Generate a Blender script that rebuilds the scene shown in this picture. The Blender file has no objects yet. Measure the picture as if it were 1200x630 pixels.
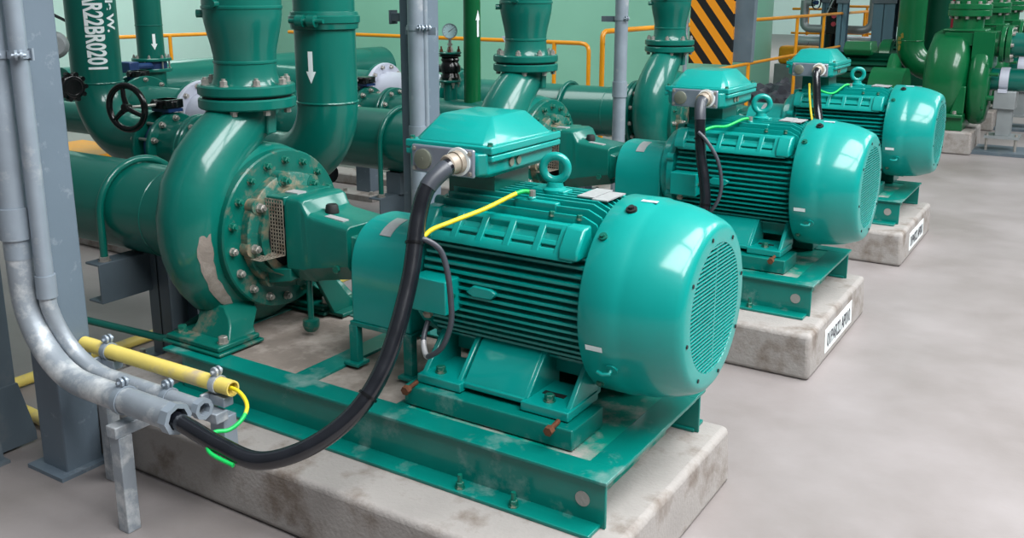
import bpy, bmesh, math, random
from mathutils import Vector, Matrix
random.seed(7)
PI = math.pi
S = bpy.context.scene
COL = S.collection
V = Vector

# ------------------------------------------------------------------ materials
def lin(c):
    return tuple(((v/255)/12.92 if v/255 <= .04045 else ((v/255+.055)/1.055)**2.4) for v in c)

def mat(name, rgb, rough=.4, metal=0., coat=0., var=.08, scale=6., bump=0., bscale=60., dirt=None, dirt_amt=.5, dirt_scale=3., rvar=.1, spec=.5):
    m = bpy.data.materials.new(name); m.use_nodes = True
    nt = m.node_tree; N = nt.nodes; L = nt.links
    p = N['Principled BSDF']
    p.inputs['Metallic'].default_value = metal; p.inputs['Specular IOR Level'].default_value = spec
    if coat:
        p.inputs['Coat Weight'].default_value = coat
        p.inputs['Coat Roughness'].default_value = .13; p.inputs['Coat IOR'].default_value = 1.75
    tc = N.new('ShaderNodeTexCoord')
    n1 = N.new('ShaderNodeTexNoise'); n1.inputs['Scale'].default_value = scale; n1.inputs['Detail'].default_value = 6
    L.new(tc.outputs['Object'], n1.inputs['Vector'])
    r1 = N.new('ShaderNodeValToRGB')
    c = lin(rgb)
    r1.color_ramp.elements[0].position = .3; r1.color_ramp.elements[1].position = .7
    r1.color_ramp.elements[0].color = (*[v*(1-var) for v in c], 1)
    r1.color_ramp.elements[1].color = (*[min(1, v*(1+var)) for v in c], 1)
    L.new(n1.outputs['Fac'], r1.inputs['Fac'])
    out = r1.outputs['Color']
    if dirt:
        n2 = N.new('ShaderNodeTexNoise'); n2.inputs['Scale'].default_value = dirt_scale; n2.inputs['Detail'].default_value = 8
        n2.inputs['Roughness'].default_value = .65
        L.new(tc.outputs['Object'], n2.inputs['Vector'])
        r2 = N.new('ShaderNodeValToRGB')
        r2.color_ramp.elements[0].position = .62 - .3*dirt_amt; r2.color_ramp.elements[1].position = .78 - .25*dirt_amt
        L.new(n2.outputs['Fac'], r2.inputs['Fac'])
        mx = N.new('ShaderNodeMix'); mx.data_type = 'RGBA'
        L.new(r2.outputs['Color'], mx.inputs['Factor'])
        L.new(out, mx.inputs['A']); mx.inputs['B'].default_value = (*lin(dirt), 1)
        out = mx.outputs['Result']
    L.new(out, p.inputs['Base Color'])
    mr = N.new('ShaderNodeMapRange')
    mr.inputs['To Min'].default_value = max(0.02, rough-rvar); mr.inputs['To Max'].default_value = min(1, rough+rvar)
    L.new(n1.outputs['Fac'], mr.inputs['Value']); L.new(mr.outputs['Result'], p.inputs['Roughness'])
    if bump:
        n3 = N.new('ShaderNodeTexNoise'); n3.inputs['Scale'].default_value = bscale; n3.inputs['Detail'].default_value = 4
        L.new(tc.outputs['Object'], n3.inputs['Vector'])
        b = N.new('ShaderNodeBump'); b.inputs['Strength'].default_value = bump; b.inputs['Distance'].default_value = .01
        L.new(n3.outputs['Fac'], b.inputs['Height']); L.new(b.outputs['Normal'], p.inputs['Normal'])
    return m

M = dict(
 teal=mat('teal_motor_paint', (0,142,134), .4, coat=.4, var=.06, scale=4, bump=.03, bscale=25, spec=.22),
 pipe=mat('green_pipe_paint', (0,96,84), .4, coat=.4, var=.08, scale=3, bump=.03, bscale=20, spec=.22),
 cast=mat('green_cast_paint', (0,100,88), .4, coat=.4, var=.1, scale=5, bump=.07, bscale=50, spec=.22),
 castdirty=mat('worn_green_cast_paint', (0,92,80), .4, coat=.2, var=.1, scale=5, bump=.07, bscale=50, dirt=(120,106,92), dirt_amt=.2, dirt_scale=9, spec=.22),
 base=mat('green_frame_paint', (0,114,104), .38, coat=.3, var=.1, scale=7, dirt=(120,150,145), dirt_amt=.22, dirt_scale=5, spec=.22),
 baseworn=mat('worn_green_frame_paint', (0,135,118), .45, var=.12, scale=7, dirt=(168,160,154), dirt_amt=.45, dirt_scale=6, spec=.22),
 fgreen=mat('leaf_green_pump_paint', (0,92,50), .4, coat=.35, var=.08, scale=4, bump=.1, bscale=30, spec=.22),
 fdark=mat('dark_green_paint', (0,62,44), .4, var=.1, scale=4, spec=.22),
 bolt=mat('zinc_bolt', (176,172,166), .38, .7, var=.15, scale=40),
 gbolt=mat('green_bolt_paint', (0,96,80), .4, var=.1, scale=20, dirt=(150,140,125), dirt_amt=.3, dirt_scale=30),
 ochre=mat('ochre_rust', (128,112,40), .6, var=.2, scale=30),
 castrust=mat('rust_stained_green_cast_paint', (0,92,80), .5, var=.15, scale=9, bump=.15, bscale=60, dirt=(138,116,94), dirt_amt=.55, dirt_scale=12),
 rust=mat('rusty_steel', (104,62,40), .7, .2, var=.3, scale=50, bump=.2),
 steel=mat('galvanised_conduit', (146,157,168), .36, .3, var=.08, scale=9, dirt=(196,198,200), dirt_amt=.18, dirt_scale=5),
 worn=mat('scuffed_galvanised_conduit', (142,150,158), .45, .2, var=.1, scale=9, dirt=(205,207,208), dirt_amt=.42, dirt_scale=8, bump=.1),
 grey=mat('grey_column_paint', (98,112,124), .5, .0, var=.06, scale=3, dirt=(140,150,158), dirt_amt=.08, dirt_scale=14, bump=.05),
 dgrey=mat('dark_grey_steel_paint', (88,101,110), .5, var=.1, scale=6, dirt=(112,116,118), dirt_amt=.2),
 plate=mat('bare_aluminium_plate', (150,158,172), .35, .6, var=.06, scale=20),
 tag=mat('etched_name_plate', (186,184,186), .4, .4, var=.06, scale=60),
 disc=mat('brassy_blind_plug', (128,132,118), .4, .4, var=.05, scale=30),
 gland=mat('tarnished_brass_gland', (160,148,134), .45, .2, var=.12, scale=40),
 black=mat('black_cable_sheath', (18,20,26), .2, var=.2, scale=20, spec=.8),
 greycab=mat('grey_cable_sheath', (62,66,74), .4, var=.1, scale=20),
 blackp=mat('black_gloss_enamel', (10,11,13), .22, var=.2, scale=12),
 dark=mat('black_shadow_rubber', (14,18,19), .7, var=.2),  # black rubber and plugs; also paints shade in slots and recesses
 yellow=mat('yellow_earth_wire', (226,206,40), .4, var=.1, scale=30),
 green=mat('green_earth_wire', (20,190,90), .4, var=.1, scale=30),
 ycond=mat('yellow_plastic_conduit', (224,202,104), .42, var=.06, scale=12, dirt=(190,172,140), dirt_amt=.25, dirt_scale=8),
 rail=mat('yellow_handrail_paint', (224,146,4), .38, coat=.2, var=.05, scale=8),
 conc=mat('pale_concrete', (152,147,143), .75, var=.1, scale=5, bump=.25, bscale=80, dirt=(112,101,92), dirt_amt=.42, dirt_scale=5),
 grout=mat('stained_grout', (128,118,110), .75, var=.16, scale=8, bump=.25, bscale=60, dirt=(168,158,150), dirt_amt=.45, dirt_scale=5),
 tank=mat('pale_green_tank_paint', (122,180,156), .45, var=.03, scale=2),
 wall=mat('mint_wall_paint', (200,226,220), .7, var=.02, scale=2),
 blue=mat('blue_valve_paint', (18,50,96), .4, var=.1, scale=20),
 white=mat('white_painted_spool', (186,190,204), .4, var=.03, scale=8),
 paintwhite=mat('white_stencil_paint', (232,240,240), .5, var=.03),
 ink=mat('black_stencil_ink', (62,62,70), .6, var=.05),
 red=mat('dark_red_cabinet_paint', (120,12,34), .45, var=.08),
 pink=mat('pink_red_paint', (200,60,80), .4),
 orange=mat('orange_crate_plastic', (240,160,20), .45, var=.06),
 pipegrey=mat('grey_lagging_jacket', (150,156,158), .42, .4, var=.1, scale=5),
 silver=mat('silver_lagging_jacket', (206,208,216), .3, .6, var=.08, scale=5),
 bluegrey=mat('blue_grey_column_paint', (86,120,136), .45, var=.06, scale=5),
 glass=mat('gauge_face', (196,226,232), .15, var=.02),
 mesh=mat('perforated_steel_guard', (160,150,136), .5, .3, var=.25, scale=30, dirt=(120,90,70), dirt_amt=.25, dirt_scale=20),
)

# hazard stripes
def stripes():
    m = bpy.data.materials.new('hazard_stripe_board'); m.use_nodes = True
    N = m.node_tree.nodes; L = m.node_tree.links; p = N['Principled BSDF']
    tc = N.new('ShaderNodeTexCoord'); sp = N.new('ShaderNodeSeparateXYZ'); L.new(tc.outputs['Object'], sp.inputs[0])
    a = N.new('ShaderNodeMath'); a.operation = 'MULTIPLY'; a.inputs[1].default_value = .82; L.new(sp.outputs['X'], a.inputs[0])
    b = N.new('ShaderNodeMath'); b.operation = 'MULTIPLY_ADD'; b.inputs[1].default_value = .64; L.new(sp.outputs['Z'], b.inputs[0]); L.new(a.outputs[0], b.inputs[2])
    c = N.new('ShaderNodeMath'); c.operation = 'MULTIPLY'; c.inputs[1].default_value = 6.6; L.new(b.outputs[0], c.inputs[0])
    d = N.new('ShaderNodeMath'); d.operation = 'FRACT'; L.new(c.outputs[0], d.inputs[0])
    e = N.new('ShaderNodeMath'); e.operation = 'GREATER_THAN'; e.inputs[1].default_value = .5; L.new(d.outputs[0], e.inputs[0])
    mx = N.new('ShaderNodeMix'); mx.data_type = 'RGBA'
    L.new(e.outputs[0], mx.inputs['Factor']); mx.inputs['A'].default_value = (*lin((222,140,20)), 1); mx.inputs['B'].default_value = (*lin((18,18,20)), 1)
    L.new(mx.outputs['Result'], p.inputs['Base Color']); p.inputs['Roughness'].default_value = .5
    return m
M['hazard'] = stripes()

def floor_mat():
    m = bpy.data.materials.new('polished_concrete_floor'); m.use_nodes = True
    N = m.node_tree.nodes; L = m.node_tree.links; p = N['Principled BSDF']
    tc = N.new('ShaderNodeTexCoord')
    def noise(s, d=8, r=.6):
        n = N.new('ShaderNodeTexNoise'); n.inputs['Scale'].default_value = s; n.inputs['Detail'].default_value = d; n.inputs['Roughness'].default_value = r
        L.new(tc.outputs['Object'], n.inputs['Vector']); return n
    n1 = noise(1.1); r = N.new('ShaderNodeValToRGB')
    r.color_ramp.elements[0].position = .3; r.color_ramp.elements[1].position = .72
    r.color_ramp.elements[0].color = (*lin((124,117,114)), 1); r.color_ramp.elements[1].color = (*lin((150,143,143)), 1)
    L.new(n1.outputs['Fac'], r.inputs['Fac'])
    n2 = noise(14, 10, .7); r2 = N.new('ShaderNodeValToRGB')
    r2.color_ramp.elements[0].position = .62; r2.color_ramp.elements[1].position = .8
    r2.color_ramp.elements[0].color = (0,0,0,1); r2.color_ramp.elements[1].color = (.45,.45,.45,1)
    L.new(n2.outputs['Fac'], r2.inputs['Fac'])
    mx = N.new('ShaderNodeMix'); mx.data_type = 'RGBA'; L.new(r2.outputs['Color'], mx.inputs['Factor'])
    L.new(r.outputs['Color'], mx.inputs['A']); mx.inputs['B'].default_value = (*lin((138,124,116)), 1)
    L.new(mx.outputs['Result'], p.inputs['Base Color'])
    mr = N.new('ShaderNodeMapRange'); mr.inputs['To Min'].default_value = .3; mr.inputs['To Max'].default_value = .55
    L.new(n1.outputs['Fac'], mr.inputs['Value']); L.new(mr.outputs['Result'], p.inputs['Roughness'])
    b = N.new('ShaderNodeBump'); b.inputs['Strength'].default_value = .12; b.inputs['Distance'].default_value = .01
    L.new(n2.outputs['Fac'], b.inputs['Height']); L.new(b.outputs['Normal'], p.inputs['Normal'])
    return m
M['floor'] = floor_mat()

# ------------------------------------------------------------------ mesh builder
def frame(d):
    d = V(d).normalized()
    a = V((0,0,1)) if abs(d.z) < .95 else V((1,0,0))
    u = d.cross(a).normalized(); w = d.cross(u).normalized()
    return d, u, w

class B:
    def __init__(s): s.bm = bmesh.new()
    def _face(s, vs):
        try: return s.bm.faces.new(vs)
        except ValueError: return None
    def box(s, x0, x1, y0, y1, z0, z1):
        v = [s.bm.verts.new(p) for p in ((x0,y0,z0),(x1,y0,z0),(x1,y1,z0),(x0,y1,z0),(x0,y0,z1),(x1,y0,z1),(x1,y1,z1),(x0,y1,z1))]
        for f in ((3,2,1,0),(4,5,6,7),(0,1,5,4),(1,2,6,5),(2,3,7,6),(3,0,4,7)): s._face([v[i] for i in f])
        return s
    def hexa(s, pts):          # 8 points: bottom loop ccw, top loop ccw
        v = [s.bm.verts.new(p) for p in pts]
        for f in ((3,2,1,0),(4,5,6,7),(0,1,5,4),(1,2,6,5),(2,3,7,6),(3,0,4,7)): s._face([v[i] for i in f])
        return s
    def prism(s, poly, axis, a0, a1):
        def P(p, a):
            return {'x': (a, p[0], p[1]), 'y': (p[0], a, p[1]), 'z': (p[0], p[1], a)}[axis]
        A = [s.bm.verts.new(P(p, a0)) for p in poly]; C = [s.bm.verts.new(P(p, a1)) for p in poly]
        n = len(poly)
        s._face(list(reversed(A))); s._face(C)
        for i in range(n): s._face([A[i], A[(i+1) % n], C[(i+1) % n], C[i]])
        return s
    def loft(s, rings, caps=True, closed=False):
        R = [[s.bm.verts.new(p) for p in r] for r in rings]
        n = len(R[0]); m = len(R)
        for k in range(m if closed else m-1):
            a, b = R[k], R[(k+1) % m]
            for i in range(n): s._face([a[i], a[(i+1) % n], b[(i+1) % n], b[i]])
        if caps and not closed:
            s._face(list(reversed(R[0]))); s._face(R[-1])
        return s
    def cyl(s, p0, p1, r0, r1=None, n=24, caps=True):
        p0 = V(p0); p1 = V(p1); r1 = r0 if r1 is None else r1
        d, u, w = frame(p1-p0)
        rings = [[p + (u*math.cos(2*PI*i/n) + w*math.sin(2*PI*i/n))*r for i in range(n)] for p, r in ((p0, r0), (p1, r1))]
        return s.loft(rings, caps)
    def lathe(s, prof, o, d, n=48, caps=True, closed=False):   # prof: (distance along d, radius)
        o = V(o); d, u, w = frame(d)
        rings = [[o + d*a + (u*math.cos(2*PI*i/n) + w*math.sin(2*PI*i/n))*r for i in range(n)] for a, r in prof]
        return s.loft(rings, caps, closed)
    def ring(s, o, d, a0, a1, r0, r1, n=48):       # flat ring (annulus) with thickness
        return s.lathe([(a0,r0),(a0,r1),(a1,r1),(a1,r0)], o, d, n, closed=True)
    def torus(s, o, d, R, r, n=32, k=10, a0=0., a1=2*PI):
        o = V(o); d, u, w = frame(d)
        full = abs(a1-a0-2*PI) < 1e-6
        rings = []
        for i in range(n if full else n+1):
            a = a0 + (a1-a0)*i/n
            e = u*math.cos(a) + w*math.sin(a)
            rings.append([o + e*(R + r*math.cos(2*PI*j/k)) + d*(r*math.sin(2*PI*j/k)) for j in range(k)])
        return s.loft(rings, closed=full)
    def tube(s, pts, r, n=14, caps=True, inner=None):
        pts = [V(p) for p in pts]; m = len(pts)
        rs = r if isinstance(r, (list, tuple)) else [r]*m
        T = []
        for i in range(m):
            t = pts[min(i+1, m-1)] - pts[max(i-1, 0)]
            T.append(t.normalized())
        _, u, _ = frame(T[0])
        rings = []
        for i in range(m):
            u = (u - T[i]*u.dot(T[i])).normalized(); w = T[i].cross(u)
            rings.append([pts[i] + (u*math.cos(2*PI*j/n) + w*math.sin(2*PI*j/n))*rs[i] for j in range(n)])
        if inner:
            inr = []
            u = None
            _, u, _ = frame(T[0])
            for i in range(m):
                u = (u - T[i]*u.dot(T[i])).normalized(); w = T[i].cross(u)
                inr.append([pts[i] + (u*math.cos(2*PI*j/n) + w*math.sin(2*PI*j/n))*inner for j in range(n)])
            return s.loft(rings + list(reversed(inr)), closed=True)
        return s.loft(rings, caps)

def spline(P, k=10):
    P = [V(p) for p in P]; out = []
    for i in range(len(P)-1):
        a, b, c, d = P[max(i-1,0)], P[i], P[i+1], P[min(i+2,len(P)-1)]
        for j in range(k):
            t = j/k
            out.append(.5*((2*b) + (c-a)*t + (2*a-5*b+4*c-d)*t*t + (3*b-a-3*c+d)*t**3))
    out.append(P[-1]); return out

def arc(c, u, w, r, a0, a1, n=14):
    c = V(c); u = V(u); w = V(w)
    return [c + (u*math.cos(a0+(a1-a0)*i/n) + w*math.sin(a0+(a1-a0)*i/n))*r for i in range(n+1)]

def finish(bm, name, m, base, parent=None, smooth=38, bevel=0., seg=2):
    bmesh.ops.recalc_face_normals(bm, faces=bm.faces)
    bmesh.ops.translate(bm, verts=bm.verts, vec=-V(base))
    me = bpy.data.meshes.new(name); bm.to_mesh(me); bm.free()
    me.materials.append(m)
    for p in me.polygons: p.use_smooth = True
    me.set_sharp_from_angle(angle=math.radians(smooth))
    o = bpy.data.objects.new(name, me); COL.objects.link(o)
    if parent: o.parent = parent
    if bevel:
        bv = o.modifiers.new('bevel', 'BEVEL'); bv.width = bevel; bv.segments = seg; bv.limit_method = 'ANGLE'; bv.angle_limit = math.radians(40)
        bv.harden_normals = False
    return o

class T:
    """one thing: an Empty at its base that parents its parts"""
    def __init__(s, name, label, cat, base, group=None):
        s.base = V(base)
        s.o = bpy.data.objects.new(name, None); COL.objects.link(s.o); s.o.location = s.base
        s.o.empty_display_size = .05
        s.o['label'] = label; s.o['category'] = cat
        if group: s.o['group'] = group
        s.bolts = {}
    def part(s, name, b, m, parent=None, **k):
        label = k.pop('label', None); kind = k.pop('kind', None)
        o = finish(b.bm, name, M[m], s.base, parent or s.o, **k)
        if label: o['label'] = label
        if kind: o['kind'] = kind
        return o
    def bolt(s, p, d, r, h, m='bolt', parent=None, washer=True, name='bolt', stud=0.):
        """a hex bolt whose head sits at p and points along d; mesh shared"""
        key = (round(r,4), round(h,4), m, name, stud)
        if key not in s.bolts:
            b = B()
            if washer: b.cyl((0,0,0), (0,0,h*.18), r*1.18, n=16)
            b.cyl((0,0,h*.15), (0,0,h*.92), r, n=6).cyl((0,0,h*.9), (0,0,h), r, r*.82, n=6)
            if stud: b.cyl((0,0,h), (0,0,h+stud), r*.55, n=10)
            bmesh.ops.recalc_face_normals(b.bm, faces=b.bm.faces)
            me = bpy.data.meshes.new(name); b.bm.to_mesh(me); b.bm.free(); me.materials.append(M[m])
            s.bolts[key] = me
        o = bpy.data.objects.new(name, s.bolts[key]); COL.objects.link(o); o.parent = parent or s.o
        o.location = V(p) - s.base
        o.rotation_mode = 'QUATERNION'; o.rotation_quaternion = V((0,0,1)).rotation_difference(V(d))
        return o
    def circle(s, o, d, R, n, r, h, m='bolt', a0=0., parent=None, stud=0.):
        o = V(o); d, u, w = frame(d)
        for i in range(n):
            a = a0 + 2*PI*i/n
            s.bolt(o + (u*math.cos(a) + w*math.sin(a))*R, d, r, h, m, parent, stud=stud)

def single(name, b, m, label, cat, base, group=None, kind=None, **k):
    o = finish(b.bm, name, M[m], base, None, **k)
    o.location = base
    if label: o['label'] = label
    if cat: o['category'] = cat
    if group: o['group'] = group
    if kind: o['kind'] = kind
    return o

def struct(name, b, m, **k):
    o = finish(b.bm, name, M[m], (0,0,0), None, **k); o['kind'] = 'structure'; return o

KIDS = {}
def copy_tree(o, parent=None, off=None):
    c = o.copy(); COL.objects.link(c)
    if parent: c.parent = parent
    if off is not None: c.location = o.location + V(off)
    for ch in [x for x in list(bpy.data.objects) if x.parent == o]: copy_tree(ch, c)
    return c
def dup(t, off, label, group=None):
    o = t.o if isinstance(t, T) else t
    c = copy_tree(o, None, off); c['label'] = label
    if group: c['group'] = group
    return c

def textmesh(txt, size, spacing=1.0, bold=.0):
    cu = bpy.data.curves.new('stencil', 'FONT'); cu.body = txt; cu.size = size; cu.space_character = spacing; cu.offset = bold
    o = bpy.data.objects.new('stencil', cu); COL.objects.link(o)
    bpy.context.view_layer.update()
    me = bpy.data.meshes.new_from_object(o.evaluated_get(bpy.context.evaluated_depsgraph_get()))
    bpy.data.objects.remove(o); bpy.data.curves.remove(cu)
    bm = bmesh.new(); bm.from_mesh(me); bpy.data.meshes.remove(me)
    return bm

def vpipe_point(cx, cy, R, ang, s, z):
    """point on a vertical pipe: s metres round from heading ang"""
    a = ang + s/R
    return V((cx + R*math.cos(a), cy + R*math.sin(a), z))

def subdiv_long(bm, maxlen):
    for _ in range(4):
        es = [e for e in bm.edges if e.calc_length() > maxlen]
        if not es: break
        bmesh.ops.subdivide_edges(bm, edges=es, cuts=1)
        bmesh.ops.triangulate(bm, faces=[f for f in bm.faces if len(f.verts) > 4])

def flow_arrow(t, cx, cy, R, ang, ztop, length, width, down=True, parent=None, m='paintwhite'):
    bm = bmesh.new(); h = length; hw = width
    s = -1 if down else 1
    sh = [(-hw*.28, 0), (hw*.28, 0), (hw*.28, s*h*.62), (hw*.28, s*h*.62), (hw*.6, s*h*.62), (0, s*h), (-hw*.6, s*h*.62), (-hw*.28, s*h*.62)]
    quads = [[(-hw*.28,0),(hw*.28,0),(hw*.28,s*h*.62),(-hw*.28,s*h*.62)], [(-hw*.6,s*h*.62),(hw*.6,s*h*.62),(0,s*h)]]
    for q in quads: bm.faces.new([bm.verts.new((p[0], p[1], 0)) for p in q])
    subdiv_long(bm, hw*.3)
    for v in bm.verts: v.co = vpipe_point(cx, cy, R+.0015, ang, v.co.x, ztop + v.co.y)
    b = B(); b.bm.free(); b.bm = bm
    z0 = ztop
    return t.part('flow_arrow', b, m, parent, label='white stencilled flow arrow')

def flanged(b, o, d, a, R, t, n=40):
    return b.lathe([(a,R-.006),(a+.006,R),(a+t-.006,R),(a+t,R-.006)], o, d, n)

# ================================================================== SETTING
fl = B().box(-40, 30, -12, 60, -.2, 0); struct('floor', fl, 'floor')
wb = B().box(-40, 30, 38, 38.3, -.2, 12); struct('wall_back', wb, 'wall')
wl = B().box(-18.3, -18, -12, 38, -.2, 12); struct('wall_left', wl, 'wall')

# ================================================================== ONE PUMP SET (shaft along x at z=.797; axis y=0)
ZS = .797
def build_plinth():
    t = T('concrete_plinth', '', 'plinth', (-1.3, -.17, 0), 'concrete plinths under the motor pump sets')
    b = B().hexa([(-2.4,-.74,0),(-.05,-.74,0),(-.05,.40,0),(-2.4,.40,0),(-2.4,-.73,.22),(-.06,-.73,.22),(-.06,.39,.22),(-2.4,.39,.22)])
    t.part('plinth_block', b, 'conc', bevel=.022, seg=3)
    return t
def plinth_sign(t, off, txt):
    base = V(t['loc']) if False else None
    return None

def build_base():
    t = T('base_frame', '', 'base frame', (-1.1, -.09, .22), 'green steel base frames under the motor pump sets')
    z0, z1 = .22, .382
    def chan(sgn, yo, yi):
        # C section along x: web at yo, flanges inward-outward
        b = B()
        y_w = yo
        b.box(-2.0, -.135, min(y_w, y_w-sgn*.012), max(y_w, y_w-sgn*.012), z0, z1-.012)
        b.box(-2.09, -.125, min(yo+sgn*.018, yi), max(yo+sgn*.018, yi), z1-.012, z1)
        b.box(-2.05, -.15, min(yo+sgn*.075, yo-sgn*.02), max(yo+sgn*.075, yo-sgn*.02), z0, z0+.013)
        return b
    n = t.part('side_channel', chan(-1, -.465, -.385), 'base', bevel=.003)
    f = t.part('side_channel', chan(1, .285, .205), 'base', bevel=.003)
    # pale discs paint the lit view through the web-end holes; webs stay uncut
    for y, s in ((-.465, -1), (.285, 1)):
        for x in (-.21, -1.93):
            b = B().lathe([(0,.0),(0,.024)], (x, y+s*.0015, .3), (0, s, 0), 20, caps=False)
            b = B().cyl((x, y+s*.0005, .3), (x, y+s*.003, .3), .024, n=20)
            t.part('lit_hole_disc', b, 'conc')
    for x0, x1 in ((-2.09,-2.0), (-1.46,-1.36), (-.98,-.93), (-.23,-.125)):
        t.part('cross_member', B().box(x0, x1, -.39, .21, z1-.014, z1-.001), 'base', bevel=.002)
    b = B().box(-2.0, -1.46, -.385, .205, z0, z1-.006); t.part('grout_fill', b, 'grout', label='stained concrete grout fill')
    b = B().box(-1.36, -.98, -.385, .205, z0, z1-.012); t.part('grout_fill', b, 'grout', label='stained concrete grout fill')
    b = B().box(-.93, -.23, -.385, .205, z0, z1-.004); t.part('grout_fill', b, 'baseworn', label='worn painted grout fill')
    # motor pedestals and jacking bolts
    for y0, y1, s in ((-.37, -.16, -1), (.16, .37, 1)):
        pd = B()
        pd.box(-.955, -.30, y0, y1, z1, .452)
        yo = y0 if s < 0 else y1
        e = t.part('motor_pedestal', pd, 'base', bevel=.005)
        for x in (-.915, -.36):
            b = B()
            b.box(x-.045, x+.045, min(yo, yo-s*.03), max(yo, yo-s*.03), .452, .49) if False else None
            b.cyl((x, yo-s*.02, .462), (x, yo+s*.03, .455), .008, n=10)
            b.cyl((x, yo+s*.028, .4553), (x, yo+s*.048, .453), .016, n=6)
            t.part('jacking_bolt', b, 'rust', label='rusty jacking bolt', smooth=30)
        lug = B()
        for x in (-.84, -.43): lug.box(x-.05, x+.05, min(yo-s*.005, yo+s*.008), max(yo-s*.005, yo+s*.008), .41, .448)
    for x in (-1.75, -1.2, -.62, -.42):
        t.bolt((x, -.515, z0+.013), (0,0,1), .014, .022, 'gbolt', stud=.025, name='anchor_bolt')
    return t

def build_motor():
    t = T('electric_motor', '', 'motor', (-.6, 0, .452), 'teal electric motors in a row')
    X0, X1 = -.95, -.335
    # core + fins
    b = B()
    b.lathe([(-.98,.2),(-.97,.225),(-.33,.225),(-.31,.21)], (0,0,ZS), (1,0,0), 56)
    R = .268
    nf = 15
    for side in (-1, 1):
        for i in range(nf):
            z = .588 + (.952-.588)*i/(nf-1)
            dz = z - ZS
            yo = math.sqrt(max(R*R - dz*dz, .01)); yi = .12
            yo = min(yo, .262)
            th = .0042
            P = [(X0, side*yi), (X1+.025, side*yi), (X1+.025, side*(yo-.035)), (X1, side*(yo-.012)), (X1-.012, side*yo), (X0+.01, side*yo), (X0, side*(yo-.01))]
            b.prism(P, 'z', z-th, z+th)
    # top fins
    for i in range(11):
        y = -.16 + .032*i
        zt = ZS + math.sqrt(.318**2 - y*y)
        zt = min(zt, 1.103)
        b.prism([(-.93,.99),(X1+.02,.99),(X1+.02,zt-.06),(X1-.005,zt-.02),(X1-.05,zt),(-.93,zt)], 'y', y-.0045, y+.0045)
    # bottom ribs
    for i in range(7):
        y = -.12+.04*i
        b.box(-.9, -.36, y-.005, y+.005, .52, .62)
    body = t.part('finned_frame', b, 'teal', smooth=32)
    # corner rails with pockets (both upper corners)
    for s in (-1, 1):
        b = B()
        A0 = (s*.266, .948); A1 = (s*.262, .972); A2 = (s*.205, 1.047); A3 = (s*.19, 1.047); A4 = (s*.19, .948)
        # floor plate recessed
        b.prism([(s*.25,.95),(s*.246,.97),(s*.192,1.03),(s*.17,1.02),(s*.17,.95)], 'x', X0+.02, X1-.035)
        # frame strips
        b.prism([(s*.27,.949),(s*.268,.966),(s*.254,.983),(s*.24,.975),(s*.24,.949)], 'x', X0+.01, X1-.03)
        b.prism([(s*.214,1.036),(s*.205,1.05),(s*.18,1.05),(s*.18,1.0),(s*.2,1.0)], 'x', X0+.01, X1-.04)
        b.prism([(s*.246,.99),(s*.236,1.004),(s*.21,.99),(s*.22,.975)], 'x', X0+.01, X1-.06)
        for x0 in (-.93, -.82, -.72, -.615, -.505, -.425):
            b.prism([(s*.268,.95),(s*.264,.975),(s*.206,1.048),(s*.17,1.048),(s*.17,.95)], 'x', x0-.011, x0+.014)
        t.part('corner_rail', b, 'teal', body, bevel=.003)
        for x0, x1 in ((-.415,-.345), (-.96,-.90)):
            b = B()
            b.loft([[(x, s*.275, .955),(x, s*.272,.99),(x, s*.225,1.05),(x, s*.18,1.055),(x, s*.17,.955)] for x in (x0, x1)])
            t.part('corner_boss', b, 'teal', body, bevel=.008)
    for s in (-1,1):
        b = B().lathe([(0,.03),(.006,.03),(.01,.02)], (-.70, s*.258, .792), (0,s,0), 6)
        b = B().prism([(-.765,.79),(-.735,.815),(-.665,.812),(-.645,.80),(-.665,.778),(-.735,.776)], 'y', s*.2, s*.272)
        t.part('flange_boss', b, 'teal', body, bevel=.004)
        b = B().cyl((-.885, s*.2, .742), (-.885, s*.27, .742), .02, n=16)
        t.part('flange_boss', b, 'teal', body, bevel=.003)
    # end shields
    b = B().lathe([(-1.075,.1),(-1.07,.19),(-1.05,.215),(-1.01,.225),(-1.0,.262),(-.965,.262),(-.955,.2)], (0,0,ZS), (1,0,0), 56)
    for a in range(8):
        an = 2*PI*(a+.5)/8
        b.cyl((-1.0, .262*math.cos(an), ZS+.262*math.sin(an)), (-.962, .262*math.cos(an), ZS+.262*math.sin(an)), .022, n=14)
    t.part('end_shield', b, 'teal', smooth=35)
    # fan cowl
    prof = [(-.318,.19),(-.318,.318),(-.312,.323),(-.205,.323),(-.195,.319),(-.17,.317),(-.13,.312),(-.09,.303),(-.05,.289),(-.025,.279),(-.011,.27),(-.003,.259),(0,.248),(0,.208),(-.004,.206),(-.02,.206),(-.02,.19)]
    b = B().lathe(prof, (0,0,ZS), (1,0,0), 96, caps=False, closed=False)
    cowl = t.part('fan_cowl', b, 'teal', smooth=50)
    # grille
    g = B(); Rg = .207
    for i in range(33):
        c = -Rg + 2*Rg*(i+.5)/33
        h = math.sqrt(max(Rg*Rg-c*c, 0))
        g.box(-.005, 0, -h, h, ZS+c-.0024, ZS+c+.0024)
    g.box(-.006, -.002, -.003, .003, ZS-Rg, ZS+Rg)
    t.part('fan_grille', g, 'teal', cowl)
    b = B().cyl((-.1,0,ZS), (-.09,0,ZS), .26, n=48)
    t.part('grille_shade_disc', b, 'dark', cowl, label='dark disc painted as shade behind the grille')  # plain dark backing: paints the shade seen between the grille bars
    for a in range(8):
        an = 2*PI*(a+.3)/8
        b = B().cyl((-.004, .236*math.cos(an), ZS+.236*math.sin(an)), (.003, .236*math.cos(an), ZS+.236*math.sin(an)), .0065, n=10)
        t.part('grille_screw', b, 'dark', cowl, label='dark grille screw')
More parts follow.
